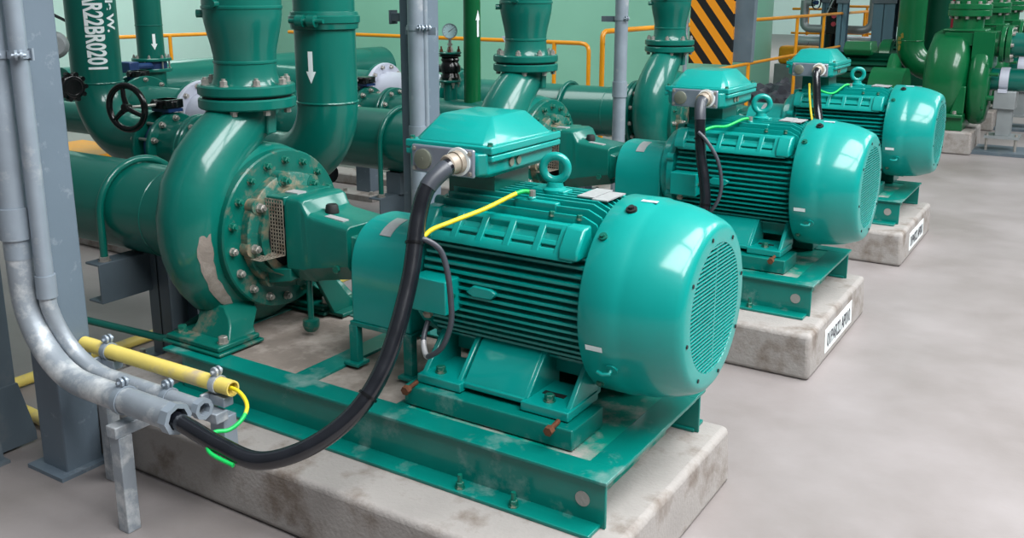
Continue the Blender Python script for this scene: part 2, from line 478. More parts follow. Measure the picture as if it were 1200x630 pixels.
    # cowl details at measured angles
    def on_cowl(y, z, out=0.): 
        v = V((0, y, z-ZS)); v.normalize(); return V((0, v.y*(.323+out), ZS+v.z*(.323+out)))
    p = on_cowl(-.037, 1.115)
    b = B()
    d = V((0, p.y, p.z-ZS)).normalized(); side = V((0, -d.z, d.y))
    for x0, x1 in ((-.245,-.19),):
        rr = []
        for x in (x0, x1):
            rr.append([V((x,0,0)) + V((0, q.y, q.z)) for q in (p+d*.0005-side*.009, p+d*.0015-side*.009, p+d*.0015+side*.009, p+d*.0005+side*.009)])
        b.loft(rr)
    t.part('white_sticker', b, 'white', cowl)
    for nm, (x, y, z), r, h, m in (('lifting_plug', (-.245,-.105,1.083), .012, .016, 'dark'), ('cowl_screw', (-.285,-.205,1.017), .009, .016, 'gbolt'), ('cowl_screw', (-.285,-.217,.56), .009, .012, 'gbolt'), ('cowl_screw', (-.285,.2,1.0), .009, .016, 'gbolt')):
        q = on_cowl(y, z); d = V((0, q.y, q.z-ZS)).normalized()
        q.x = x
        b = B().cyl(q-d*.004, q+d*h*.5, r*1.5, n=14).cyl(q, q+d*h, r*.8, n=8)
        t.part(nm, b, m, cowl, label='black lifting plug' if nm == 'lifting_plug' else None)
    q = on_cowl(-.261, .654); d = V((0, q.y, q.z-ZS)).normalized()
    b = B().cyl(V((-.215,q.y,q.z))-d*.004, V((-.215,q.y,q.z))+d*.004, .02, n=16)
    b.tube([V((-.215,q.y,q.z)), V((-.215,q.y,q.z))+d*.02, V((-.235,q.y,q.z))+d*.026, V((-.255,q.y,q.z))+d*.02], .006, 8)
    t.part('cowl_hook', b, 'teal', cowl)
    # white rating label low on the cowl
    bm = bmesh.new(); s0, s1 = -.02, .02
    rows = []
    for i in range(7):
        zc = .70 + .018*(i/6); 
        ang = PI - math.asin((ZS-zc)/.3245)
        rows.append([V((x, .3245*math.cos(ang), zc)) for x in (-.292, -.235)])
    vs = [[bm.verts.new(p) for p in r] for r in rows]
    for i in range(6): bm.faces.new([vs[i][0], vs[i][1], vs[i+1][1], vs[i+1][0]])
    b = B(); b.bm.free(); b.bm = bm
    t.part('white_label', b, 'paintwhite', cowl)
    # feet
    for s in (-1, 1):
        b = B()
        yo, yi = .335, .13
        def bx(x0, x1, a, c, z0, z1): b.box(x0, x1, min(s*a, s*c), max(s*a, s*c), z0, z1)
        bx(-.925, -.745, yi, yo, .455, .487); bx(-.51, -.335, yi, yo, .455, .487)
        bx(-.75, -.50, yi, yo-.02, .468, .487)
        # sloping middle panel
        P = [(s*.10,.64),(s*.2,.60),(s*.305,.487),(s*.31,.468),(s*.1,.468)]
        b.prism(P, 'x', -.75, -.51)
        for x0 in (-.925, -.78, -.517, -.36):
            b.prism([(s*.10,.66),(s*.195,.60),(s*(yo-.03),.487),(s*(yo-.02),.47),(s*.10,.47)], 'x', x0, x0+.02)
        t.part('motor_foot', b, 'teal', bevel=.004)
        for x in (-.86, -.43):
            t.bolt((x, s*.285, .487), (0,0,1), .017, .024, 'gbolt', name='foot_bolt')
        b = B().box(-.48, -.40, s*.235-.012, s*.235+.012, .4865, .489)
        t.part('slot_shade', b, 'dark', label='dark patch painted as the shade of a slotted hole')  # thin dark patch on the uncut foot, painting the slot's shade
    # terminal box
    b = B().loft([[(x, y, z) for x, y in ((-.95,-.10),(-.76,-.10),(-.76,.12),(-.95,.12))] for z in (1.02, 1.16)])
    b.box(-.93,-.79,-.08,.08,1.0,1.18)
    t.part('terminal_neck', b, 'pipe')
    b = B().loft([[(-.985,-.20,1.165),(-.74,-.20,1.165),(-.72,-.17,1.165),(-.72,.15,1.165),(-.75,.19,1.165),(-.97,.19,1.165),(-1.0,.16,1.165),(-1.0,-.17,1.165)],
                  [(-.995,-.245,1.178),(-.73,-.245,1.178),(-.705,-.22,1.182),(-.705,.19,1.182),(-.73,.215,1.182),(-.99,.215,1.182),(-1.02,.19,1.182),(-1.02,-.22,1.182)],
                  [(-.995,-.25,1.25),(-.73,-.25,1.25),(-.705,-.225,1.25),(-.705,.2,1.25),(-.73,.22,1.25),(-.99,.22,1.25),(-1.02,.2,1.25),(-1.02,-.225,1.25)]])
    tb = t.part('terminal_box', b, 'teal', bevel=.006)
    b = B()
    b.box(-1.042,-.688,-.222,.224,1.222,1.243)
    b.box(-1.042,-.688,-.224,.226,1.2455,1.272)
    def rect(x0,x1,y0,y1,z): return [(x0,y0,z),(x1,y0,z),(x1,y1,z),(x0,y1,z)]
    def octo(x0,x1,y0,y1,z,c): return [(x0+c,y0,z),(x1-c,y0,z),(x1,y0+c,z),(x1,y1-c,z),(x1-c,y1,z),(x0+c,y1,z),(x0,y1-c,z),(x0,y0+c,z)]
    b.loft([octo(-1.028,-.702,-.208,.21,1.268,.034), octo(-1.025,-.705,-.205,.207,1.276,.034), octo(-.978,-.765,-.105,.115,1.35,.006), octo(-.968,-.775,-.095,.105,1.353,.005)])
    lid = t.part('terminal_lid', b, 'teal', bevel=.005)
    for x, y in ((-.706,-.206),(-.706,.208),(-1.024,.208),(-1.024,-.206)):
        t.bolt((x, y, 1.272), (0,0,1), .009, .012, 'gbolt', tb, name='lid_screw')
    b = B().box(-.985,-.733,-.263,-.249,1.172,1.265)
    gp = t.part('gland_plate', b, 'plate', tb, bevel=.006, label='bare grey gland plate')
    for x, z in ((-.972,1.186),(-.972,1.252),(-.747,1.186),(-.747,1.252)):
        t.bolt((x,-.263,z), (0,-1,0), .007, .006, 'bolt', gp, name='plate_screw')
    b = B().lathe([(0,.034),(.008,.034),(.01,.031)], (-.934,-.263,1.219), (0,-1,0), 32).cyl((-.934,-.273,1.219), (-.934,-.2745,1.219), .006, n=10)
    t.part('blind_plug', b, 'disc', gp, label='round blanking plug')
    b = B().ring((-.792,-.263,1.223), (0,-1,0), 0, .004, .03, .047, 36)
    t.part('gland_gasket', b, 'paintwhite', gp, label='pale gasket ring')
    b = B().lathe([(0,.038),(.02,.038),(.02,.034),(.05,.034),(.055,.03)], (-.792,-.263,1.223), (-.15,-1,-.1), 28)
    t.part('cable_gland', b, 'gland', gp, label='brass cable gland')
    for y in (-.055,-.01):
        b = B().cyl((-.707,y-.03,1.205), (-.699,y-.03,1.205), .014, n=20)
        t.part('blanking_plug', b, 'disc', tb, label='small silver blanking plug')
    # lifting eye
    b = B().lathe([(0,.042),(.012,.042),(.02,.03),(.035,.026)], (-.582,0,1.10), (0,0,1), 24)
    b.torus((-.582,0,1.182), (.35,-.94,0), .041, .0145, 32, 12)
    t.part('lifting_eye', b, 'teal')
    # plates on top
    for x0,x1,y0,y1 in ((-.475,-.415,.02,.10), (-.41,-.355,.0,.075)):
        b = B().box(x0,x1,y0-.06,y1,1.104,1.108); t.part('name_plate', b, 'tag', label='bare metal rating plate')
    b = B()
    b.box(-.66,-.5,-.135,-.105,1.06,1.095); b.cyl((-.60,-.12,1.09),(-.60,-.12,1.105),.014,n=12)
    t.part('earth_boss', b, 'teal', bevel=.004)
    b = B().box(-.66,-.53,-.03,.03,1.09,1.112); t.part('eye_pad', b, 'teal', bevel=.004)
    for x in (-.5,-.4):
        t.bolt((x,-.16,1.06),(0,0,1),.01,.016,'gbolt',name='frame_bolt')
    # small heater junction box on the drive end side
    b = B().box(-.945,-.80,-.335,-.235,.715,.832)
    jb = t.part('junction_box', b, 'teal', bevel=.004)
    t.bolt((-.80,-.295,.775), (1,0,0), .008, .008, 'gbolt', jb, name='box_screw')
    b = B().cyl((-.90,-.3,.716),(-.90,-.3,.685),.013,n=14).cyl((-.90,-.3,.70),(-.90,-.3,.69),.017,n=6)
    t.part('small_gland', b, 'gland', jb, label='brass cable gland')
    return t

def build_guard():
    t = T('coupling_guard', '', 'coupling guard', (-1.2, 0, .382), 'teal coupling guards between pumps and motors')
    poly = [(-.2,.555)]
    def ge(a, o=0.):
        c_, s_ = math.cos(a), math.sin(a); e = 2/2.5
        return ((.2+o)*math.copysign(abs(c_)**e, c_), ZS-.07 + (.205+o)*abs(s_)**e)
    for i in range(25):
        poly.append(ge(PI - PI*i/24))
    poly.append((.2,.555))
    b = B().prism(poly, 'x', -1.335, -1.06)
    t.part('guard_cover', b, 'teal', bevel=.006)
    b = B(); rings = []
    for a in [math.radians(x) for x in (132,126,120,114,108,102,98)]:
        p, q = ge(a, .0006), ge(a, .003)
        rings.append([V((-1.235,p[0],p[1])), V((-1.185,p[0],p[1])), V((-1.185,q[0],q[1])), V((-1.235,q[0],q[1]))])
    b.loft(rings); t.part('warning_plate', b, 'tag', label='silver plate on the cover')
    b = B().box(-1.345,-1.05,-.205,.205,.538,.556); t.part('guard_shelf', b, 'base', bevel=.003)
    for x in (-1.33,-1.07):
        for y in (-.19, .19):
            b = B().box(x-.02,x+.02,y-.016,y+.016,.395,.54).box(x-.035,x+.035,y-.035,y+.035,.382,.396)
            t.part('guard_leg', b, 'base', bevel=.003)
    b = B().cyl((-1.06,0,ZS),(-1.04,0,ZS),.04,n=16).cyl((-1.43,0,ZS),(-1.33,0,ZS),.035,n=20)
    t.part('drive_shaft', b, 'steel', label='bare steel shaft end')
    return t

def build_pump():
    XP = -2.05
    t = T('centrifugal_pump', '', 'pump', (XP, 0, .382), 'green centrifugal pumps in a row')
    # volute
    rings = []; n = 28
    def ring(c, tan, rt, rx):
        # ring in plane of normal(tan) (in y-z) and x
        nn = V((0, -tan.z, tan.y))
        return [c + nn*(rt*math.cos(2*PI*i/n)) + V((1,0,0))*(rx*math.sin(2*PI*i/n)) for i in range(n)]
    pts = []
    for k in range(25):
        f = k/24
        a = math.radians(72 - 252*f)
        Ro = .355 + .10*f
        rt = .075 + .078*f
        pts.append((V((XP, (Ro-rt)*math.cos(a), ZS+(Ro-rt)*math.sin(a))), rt, rt*.98))
    for y, z, r in ((-.304,.885,.152),(-.283,.985,.147),(-.233,1.075,.139),(-.163,1.15,.131),(-.092,1.207,.124),(-.032,1.252,.12),(0,1.30,.122)):
        pts.append((V((XP, y, z)), r, r))
    for i, (c, rt, rx) in enumerate(pts):
        tan = (pts[min(i+1,len(pts)-1)][0] - pts[max(i-1,0)][0]).normalized()
        if i == len(pts)-1: tan = V((0,0,1))
        rings.append(ring(c, tan, rt, rx))
    b = B().loft(rings)
    b.lathe([(-.155,.26),(-.13,.33),(-.06,.35),(.06,.35),(.13,.335),(.155,.31)], (XP,0,ZS), (1,0,0), 56)
    vol = t.part('volute_casing', b, 'cast', smooth=60)
    # bare worn patch on the volute flank
    bm = bmesh.new(); rows = []
    for k in range(15):
        f = k/14; a = math.radians(168 + 62*f); fr = (a-math.radians(-180+360))/(math.radians(252))
        ff = 1 - (a-PI)/math.radians(252); ff = max(0, min(1, ff))
        Ro = .355+.10*ff; rt = .075+.078*ff
        w = .034*max(0, math.sin(PI*min(1, f*.97+.05)))**.6*(1+.22*math.sin(9*f)+.12*math.sin(31*f)) + .003
        row = []
        for j in range(6):
            ph = math.radians(62 - 6*f) + (j/5-.5)*2*w/rt*.8   # angle round the tube from outward to +x
            er = (rt+.0016)
            rad = (Ro-rt) + er*math.cos(ph)
            row.append(bm.verts.new((XP + er*.98*math.sin(ph), rad*math.cos(a), ZS+rad*math.sin(a))))
        rows.append(row)
    for k in range(14):
        for j in range(5): bm.faces.new([rows[k][j], rows[k][j+1], rows[k+1][j+1], rows[k+1][j]])
    b = B(); b.bm.free(); b.bm = bm
    t.part('worn_patch', b, 'grout', vol, label='bare patch of chipped paint')
    # suction nose and flange
    b = B().lathe([(.0,.27),(.08,.26),(.12,.235),(.17,.215)], (XP-.08,0,ZS-.01), (-1,0,0), 40)
    flanged(b, (XP-.08,0,ZS-.02), (-1,0,0), .145, .275, .034)
    t.part('suction_nozzle', b, 'cast')
    # discharge flange
    b = B(); flanged(b, (XP,0,0), (0,0,1), 1.293, .196, .044, 56)
    df = t.part('discharge_flange', b, 'cast')
    t.circle((XP,0,1.293), (0,0,-1), .166, 8, .0155, .022, 'bolt', a0=.28, parent=df)
    # gusset below the flange
    b = B().prism([(.07,1.29),(.14,1.29),(.138,1.2),(.125,1.17),(.07,1.16)], 'x', XP-.02, XP+.02)
    t.part('neck_rib', b, 'cast', bevel=.006)
    t.part('neck_rib', B().box(XP+.09,XP+.13,-.02,.03,1.19,1.295), 'cast', bevel=.006)
    # cover and stuffing box flanges
    b = B().lathe([(.13,.325),(.135,.33),(.172,.33),(.178,.324)], (XP,0,ZS), (1,0,0), 56)
    cov = t.part('casing_cover', b, 'castdirty')
    b2 = B()
    for i in range(18):
        a = 2*PI*(i+.35)/18
        t.bolt((XP+.178, .288*math.cos(a), ZS+.288*math.sin(a)), (1,0,0), .0145, .022, 'gbolt' if i not in (9,10,11,12,13) else 'bolt', cov, stud=.006)
    b = B().lathe([(.17,.235),(.175,.24),(.215,.24),(.22,.232)], (XP,0,ZS), (1,0,0), 40)
    for i in range(8):
        a = 2*PI*(i+.2)/8
        b.cyl((XP+.175,.222*math.cos(a),ZS+.222*math.sin(a)), (XP+.222,.222*math.cos(a),ZS+.222*math.sin(a)), .032, n=16)
    b.ring((XP,0,ZS), (1,0,0), .22, .24, .15, .19, 40)
    sb = t.part('stuffing_box_flange', b, 'castrust')
    for i in range(8):
        a = 2*PI*(i+.2)/8
        t.bolt((XP+.222, .215*math.cos(a), ZS+.215*math.sin(a)), (1,0,0), .016, .026, 'gbolt' if i not in (3,4) else 'bolt', sb, stud=.008)
    b = B().cyl((XP+.2,0,ZS),(XP+.242,0,ZS),.152,n=36); t.part('recess_shade_disc', b, 'dark', label='dark disc painted as the stuffing box recess shade')  # solid dark disc; the shade of the recess is painted by its colour
    b = B().cyl((XP+.2,0,ZS),(XP+.6,0,ZS),.03,n=20).lathe([(0,.07),(.03,.07),(.03,.05),(.06,.045)], (XP+.24,0,ZS), (1,0,0), 24)
    t.part('shaft_sleeve', b, 'steel', label='steel shaft sleeve')
    # bearing bracket
    def sec(x, yh, zt, zb, r=.022):
        yb = yh*.55
        return [(x,-yh,zt-r),(x,-yh+r*.3,zt-r*.3),(x,-yh+r,zt),(x,yh-r,zt),(x,yh-r*.3,zt-r*.3),(x,yh,zt-r),(x,yh,zb+.035),(x,yh-.012,zb+.02),(x,yb,zb-.03),(x,-yb,zb-.03),(x,-yh+.012,zb+.02),(x,-yh,zb+.035)]
    b = B()
    b.loft([sec(-1.74,.13,.968,.645), sec(-1.665,.13,.97,.65), sec(-1.645,.13,.962,.65), sec(-1.632,.129,.935,.655), sec(-1.618,.128,.915,.66), sec(-1.59,.128,.906,.665), sec(-1.412,.128,.888,.70)])
    bx_ = B().loft([[(x,-r,ZS-r*.9),(x,r,ZS-r*.9),(x,r,ZS+r*.5),(x,-r,ZS+r*.5)] for x, r in ((-1.414,.11),(-1.385,.085),(-1.37,.1),(-1.345,.12))])
    # lantern arms back to the stuffing box flange
    b.loft([[(x,-yy,z0),(x,yy,z0),(x,yy,z1),(x,-yy,z1)] for x, yy, z0, z1 in ((-1.84,.13,.935,.965),(-1.73,.135,.935,.97))])
    b.loft([[(x,-yy,z0),(x,yy,z0),(x,yy,z1),(x,-yy,z1)] for x, yy, z0, z1 in ((-1.845,.15,.60,.66),(-1.72,.13,.625,.68))])
    brk = t.part('bearing_bracket', b, 'cast', bevel=.005, smooth=30)
    t.part('bracket_end_cap', bx_, 'cast', brk, bevel=.006)
    b = B().lathe([(0,.028),(.004,.028),(.03,.024),(.034,.02)], (-1.585,-.02,.905), (0,0,1), 16); t.part('oil_filler_cap', b, 'dark', brk, label='black filler cap')
    b = B().box(-1.56,-1.46,-.075,-.055,.898,.9005) ; b = B().hexa([(-1.565,-.085,.9),(-1.47,-.085,.892),(-1.47,-.05,.892),(-1.565,-.05,.9),(-1.565,-.085,.906),(-1.47,-.085,.898),(-1.47,-.05,.898),(-1.565,-.05,.906)])
    t.part('name_plate', b, 'tag', brk, label='small silver name plate')
    b = B().box(-1.80,-1.73,-.06,-.01,.968,.973); t.part('name_plate', b, 'tag', brk, label='worn silver plate on the hump')
    b = B().cyl((-1.47,-.127,.716),(-1.47,-.137,.716),.017,n=6); t.part('drain_plug', b, 'gbolt', brk)
    # perforated guard
    def lattice(b, o, u, w, nu, nv, bu, th):
        o = V(o); u = V(u); w = V(w); nrm = u.cross(w).normalized()*th
        def bar(p, q, side):
            sd = side.normalized()*bu
            b.hexa([p-sd-nrm, p+sd-nrm, q+sd-nrm, q-sd-nrm, p-sd+nrm, p+sd+nrm, q+sd+nrm, q-sd+nrm])
        for i in range(nu+1): bar(o+u*(i/nu), o+u*(i/nu)+w, u)
        for j in range(nv+1): bar(o+w*(j/nv), o+w*(j/nv)+u, w)
    b = B()
    lattice(b, (-1.838,-.142,.735), (.104,0,0), (0,0,.222), 7, 15, .0021, .0012)
    lattice(b, (-1.838,-.142,.735), (.104,0,0), (-.05,-.085,-.012), 7, 6, .0021, .0012)
    t.part('perforated_guard', b, 'mesh', brk, label='perforated metal guard over the lantern window')
    b = B().loft([[(-1.885,-.222,.722),(-1.785,-.222,.722),(-1.785,-.218,.716),(-1.885,-.218,.716)],[(-1.88,-.19,.672),(-1.765,-.17,.668),(-1.765,-.166,.662),(-1.88,-.186,.666)],[(-1.85,-.12,.64),(-1.74,-.11,.636),(-1.74,-.106,.63),(-1.85,-.116,.634)]])
    t.part('guard_lip', b, 'castrust', brk, label='rusty curved lip of the guard')
    # feet
    for s in (-1, 1):
        b = B()
        y0, y1 = (-.445,-.215) if s < 0 else (.13,.36)
        b.box(-2.14,-1.80, y0, y1, .3835, .398)
        b.box(-2.125,-1.815, y0+.01, y1-.01, .398, .42)
        def q(x0, x1, ya, yb, z): ya, yb = sorted((s*ya, s*yb)); return [(x0,ya,z),(x1,ya,z),(x1,yb,z),(x0,yb,z)]
        b.loft([q(-2.07,-1.835,.365,.225,.415), q(-2.055,-1.85,.35,.22,.44), q(-2.05,-1.86,.335,.2,.465), q(-2.06,-1.88,.32,.17,.49), q(-2.09,-1.93,.30,.15,.53)])
        t.part('pump_foot', b, 'castdirty', bevel=.006)
        for x, y in ((-2.085,y0+.06),(-1.845,y0+.06)):
            t.bolt((x, y, .42), (0,0,1), .019, .028, 'gbolt' if x < -2 else 'bolt', name='foot_bolt')
    # drain pipe and cup under the stuffing box
    b = B().cyl((-1.70,-.05,.44),(-1.70,-.05,.64),.0125,n=14); t.part('drain_pipe', b, 'cast')
    b = B().lathe([(0,.02),(.01,.03),(.03,.036),(.05,.034),(.055,.02)], (-1.70,-.05,.395), (0,0,1), 20); t.part('drain_cup', b, 'castdirty', label='stained drain cup')
    # rear bracket support leg
    b = B().prism([(.16,.398),(.30,.398),(.12,.62),(.05,.66),(.05,.6)], 'x', -1.79, -1.77).box(-1.86,-1.72,.16,.36,.3835,.40)
    t.part('bracket_leg', b, 'castdirty', bevel=.004)
    t.bolt((-1.82,.3,.40),(0,0,1),.017,.024,'gbolt',name='foot_bolt'); t.bolt((-1.75,.3,.40),(0,0,1),.017,.024,'gbolt',name='foot_bolt')
    return t

def build_reducer():
    XP = -2.05
    t = T('discharge_riser', '', 'pipe', (XP, 0, 1.345), 'green discharge risers above the pumps')
    b = B(); flanged(b, (XP,0,0), (0,0,1), 1.347, .196, .042, 56)
    fl = t.part('flange', b, 'pipe')
    b = B().cyl((XP,0,1.337),(XP,0,1.3475),.178,n=48); t.part('gasket', b, 'dark', label='black gasket')
    t.circle((XP,0,1.389), (0,0,1), .166, 8, .0155, .024, 'bolt', a0=.28, parent=fl, stud=.008)
    prof = [(1.386,.142),(1.398,.136),(1.425,.127),(1.472,.124),(1.475,.1275),(1.483,.1275),(1.486,.124),(1.505,.1255),(1.545,.132),(1.595,.144),(1.635,.152),(1.665,.156),(1.688,.157),(1.691,.1605),(1.70,.1605),(1.703,.157),(4.2,.157)]
    b = B().lathe(prof, (XP,0,0), (0,0,1), 56)
    t.part('reducer', b, 'pipe', smooth=30)
    t.part('plug', B().cyl((XP+.03,-.15,1.71),(XP+.03,-.175,1.71),.014,n=12), 'pipe'); t.part('plug', B().cyl((XP-.12,-.09,1.67),(XP-.145,-.11,1.67),.016,n=12), 'pipe')
    return t

def build_suction(x_end, name_label, grp=True):
    ZP = .775
    t = T('suction_pipe', name_label, 'pipe', (-2.9, 0, ZP), 'green suction pipes behind the pumps')
    b = B(); flanged(b, (-2.13,0,ZP), (-1,0,0), .183, .275, .034)
    fl = t.part('flange', b, 'pipe')
    t.circle((-2.13-.217,0,ZP), (-1,0,0), .245, 12, .016, .024, 'bolt', a0=.2, parent=fl)
    t.circle((-2.13-.145,0,ZP), (1,0,0), .245, 12, .016, .024, 'bolt', a0=.2, parent=fl)
    b = B().lathe([(.19,.208),(.42,.208),(.423,.211),(.43,.211),(.433,.208),(-2.13-x_end,.208)], (-2.13,0,ZP), (-1,0,0), 48)
    t.part('pipe_run', b, 'pipe', smooth=30)
    return t

def build_support(xs, zb, y0=-.36):
    """grey post and channel bracket with a green U strap over the suction pipe"""
    ZP = .775
    t = T('pipe_support', '', 'pipe support', (xs+.1, 0, 0), 'grey pipe supports under the suction pipes')
    px = xs + .085
    b = B()
    b.box(px-.075,px+.075,-.02,-.008,.06,zb); b.box(px-.075,px+.075,.13,.142,.06,zb); b.box(px-.006,px+.006,-.02,.142,.06,zb)
    b.box(px-.09,px+.09,-.03,.15,zb,zb+.012)
    t.part('post', b, 'dgrey', bevel=.002)
    b = B().box(px-.14,px+.14,-.09,.21,.045,.06); t.part('base_plate', b, 'dgrey', bevel=.003)
    for dx in (-.11,.11):
        for y in (-.06,.18): t.bolt((px+dx,y,.06),(0,0,1),.015,.02,'bolt',name='anchor_bolt')
    b = B().box(px-.17,px+.17,-.12,.24,0,.045); t.part('grout_pad', b, 'conc', bevel=.006)
    h = .185
    b = B()
    b.box(xs+.03,xs+.04,y0,-.008,zb-h,zb); b.box(xs-.06,xs+.03,y0,-.008,zb-.01,zb); b.box(xs-.06,xs+.03,y0,-.008,zb-h,zb-h+.01)
    t.part('channel_bracket', b, 'dgrey', bevel=.002)
    t.part('channel_bracket', B().box(xs+.03,xs+.04,.142,.32,zb-h,zb).box(xs-.06,xs+.03,.142,.32,zb-.01,zb), 'dgrey', bevel=.002)
    R = .227
    pts = [(xs,-R,zb-.015)] + [(xs, R*math.cos(a), ZP+R*math.sin(a)) for a in [PI - PI*i/20 for i in range(21)]] + [(xs,R,zb-.015)]
    b = B().tube(pts, .017, 12); t.part('u_bolt', b, 'pipe')
    for y in (-R,R): t.bolt((xs,y,zb),(0,0,1),.024,.022,'bolt',name='nut')
    b = B().box(xs-.06,xs+.06,-.1,.1,zb+.0,ZP-.2) if ZP-.2 > zb+.02 else None
    if b: t.part('saddle', b, 'dgrey')
    return t

plinth = build_plinth(); base = build_base(); motor = build_motor(); guard = build_guard(); pump = build_pump(); riser = build_reducer()
plinth.o['label'] = 'concrete plinth under the nearest, largest motor pump set'
base.o['label'] = 'green steel base frame with grout under the nearest motor'
motor.o['label'] = 'large teal finned motor nearest the camera, black cable looping low beside it'
guard.o['label'] = 'teal coupling guard with silver plate behind the thick black cable'
pump.o['label'] = 'green volute pump with chipped paint patch and perforated guard, nearest'
riser.o['label'] = 'green flanged reducer rising from the nearest pump'
words = {1: ('middle', 'middle motor, second of the three teal motors in the row'), 2: ('farthest', 'farthest and smallest looking of the three teal motors')}
for k in (1, 2):
    off = (0, 2.2*k, 0)
    w = words[k][0]
    p = dup(plinth, off, {1: 'concrete plinth with white code plate under the middle motor', 2: 'concrete plinth with white code plate under the farthest teal motor'}[k])
    # white code plate on the end face
    sg = B().hexa([(-.052,-.46+2.2*k,.045),(-.0505,-.46+2.2*k,.045),(-.0505,.08+2.2*k,.045),(-.052,.08+2.2*k,.045),(-.0585,-.46+2.2*k,.165),(-.056,-.46+2.2*k,.165),(-.056,.08+2.2*k,.165),(-.0585,.08+2.2*k,.165)])
    pb = p.location
    plate = finish(sg.bm, 'code_plate', M['paintwhite'], pb, p); plate['label'] = 'white plate with black code'
    bm = textmesh('01PAR22 AP010', .098, .92, .0015)
    xs = [v.co.x for v in bm.verts]; mx, mn = max(xs), min(xs)
    for v in bm.verts:
        u = (v.co.x-mn)/(mx-mn)*.47; z = .068 + v.co.y
        v.co = V((-.0535 - (z-.045)*.046 + .0045, -.425+2.2*k+u, z))
    b = B(); b.bm.free(); b.bm = bm
    tx = finish(b.bm, 'code_lettering', M['ink'], pb, plate, smooth=10)
    dup(base, off, 'green steel base frame under the %s motor' % w)
    dup(motor, off, {1: 'teal finned motor in the middle of the row, hazard board behind it', 2: 'teal finned motor at the far end of the row, nearest the leaf green pumps'}[k])
    dup(guard, off, 'teal coupling guard beside the %s motor' % w)
    pc = dup(pump, off, 'green volute pump coupled to the %s motor' % w)
    for o_ in pc.children_recursive:
        if o_.name.startswith('worn_patch'): bpy.data.objects.remove(o_)
    dup(riser, off, {1: 'green flanged reducer rising from the middle pump, in front of pale tank', 2: 'green flanged reducer rising from the farthest pump, beside the hazard board'}[k])

s1 = build_suction(-8.0, 'green suction pipe running left behind the grey column')
s2 = build_suction(-4.03, 'green suction pipe of the middle pump seen behind the arrow pipe')
s2.o.location.y += 2.2
s3 = dup(s2, (0, 2.2, 0), 'green suction pipe of the farthest pump, below the yellow handrail')
p1 = build_support(-2.80, .565, -.285); p1.o['label'] = 'grey post and channel bracket with green U strap at left, nearest suction pipe'
p2 = build_support(-3.03, .43, -.285); p2.o['label'] = 'grey channel bracket with green U strap behind the nearest terminal box'; p2.o.location.y += 2.2
p3 = dup(p2, (.08, 2.2, 0), 'grey bracket with green U strap on the farthest suction pipe')

# ------------------------------------------------------------------ columns and conduits
def build_column():
    t = T('steel_column', '', 'column', (-2.217, -.825, 0), 'grey steel columns beside the pumps')
    b = B().box(-2.292,-2.142,-.9,-.75,0,4.5); t.part('column_shaft', b, 'grey', bevel=.006)
    b = B().box(-2.33,-2.11,-.94,-.71,0,.015); t.part('base_plate', b, 'grey')
    b = B().box(-2.385,-2.292,-.86,-.815,1.60,1.645).box(-2.39,-2.38,-.87,-.805,1.585,1.66); t.part('bracket_stub', b, 'dgrey', bevel=.003, label='dark bracket stub')
    b = B().box(-2.24,-1.985,-.905,-.895,1.535,1.575).box(-2.24,-1.985,-.94,-.905,1.535,1.54) if False else B().box(-2.25,-2.045,-.906,-.899,1.535,1.575)
    t.part('strut_rail', b, 'steel', label='galvanised strut rail')
    return t
col = build_column(); col.o['label'] = 'grey steel column at left with conduits strapped to its face'
dup(col, (0,2.2,0), 'grey steel column behind the nearest terminal box')

def clamp(t, p, d, r, m='steel', up=(0,0,1), w=.026):
    p = V(p); d = V(d).normalized(); up = V(up)
    b = B().ring(p, d, -w/2, w/2, r+.0005, r+.005, 28)
    for q in (-.008,.008):
        b.cyl(p+up*(r+.018)+d*0+d.cross(up)*q-d.cross(up)*.004, p+up*(r+.018)+d.cross(up)*q+d.cross(up)*.004, .0165, n=14)
    b.cyl(p+up*(r+.018)-d.cross(up)*.022, p+up*(r+.018)+d.cross(up)*.022, .006, n=8)
    return t.part('pipe_clamp', b, m, label='galvanised clamp')

# large conduit
c1 = T('steel_conduit', 'thick galvanised conduit at left edge bending to a black cable end', 'conduit', (-2.14,-.96,.45), 'galvanised conduits on the left column')
x1, z1 = -2.158, .458; R1 = .31
vert = [(x1,-.97,4.5),(x1,-.97,z1+R1)]
el = arc((x1+R1,-.97,z1+R1),(1,0,0),(0,0,1),R1,PI,1.5*PI,16)
c1.part('conduit_pipe', B().tube([V((x1,-.97,4.5)),V((x1,-.97,.86))], .045, 28, inner=.038), 'steel')
c1.part('conduit_bend', B().tube([V((x1,-.97,.9))]+el+[V((-1.375,-.97,z1))], .0435, 28, inner=.037), 'worn', label='scuffed bend')
c1.part('coupling', B().tube([(x1,-.97,.93),(x1,-.97,1.04)], .053, 28, inner=.044), 'steel')
c1.part('end_bushing', B().ring((-1.375,-.97,z1),(1,0,0),-.03,.004,.036,.052,8), 'steel')
clamp(c1, (x1,-.97,1.555), (0,0,1), .046, up=(.85,-.5,0))
clamp(c1, (-1.64,-.97,z1), (1,0,0), .044)
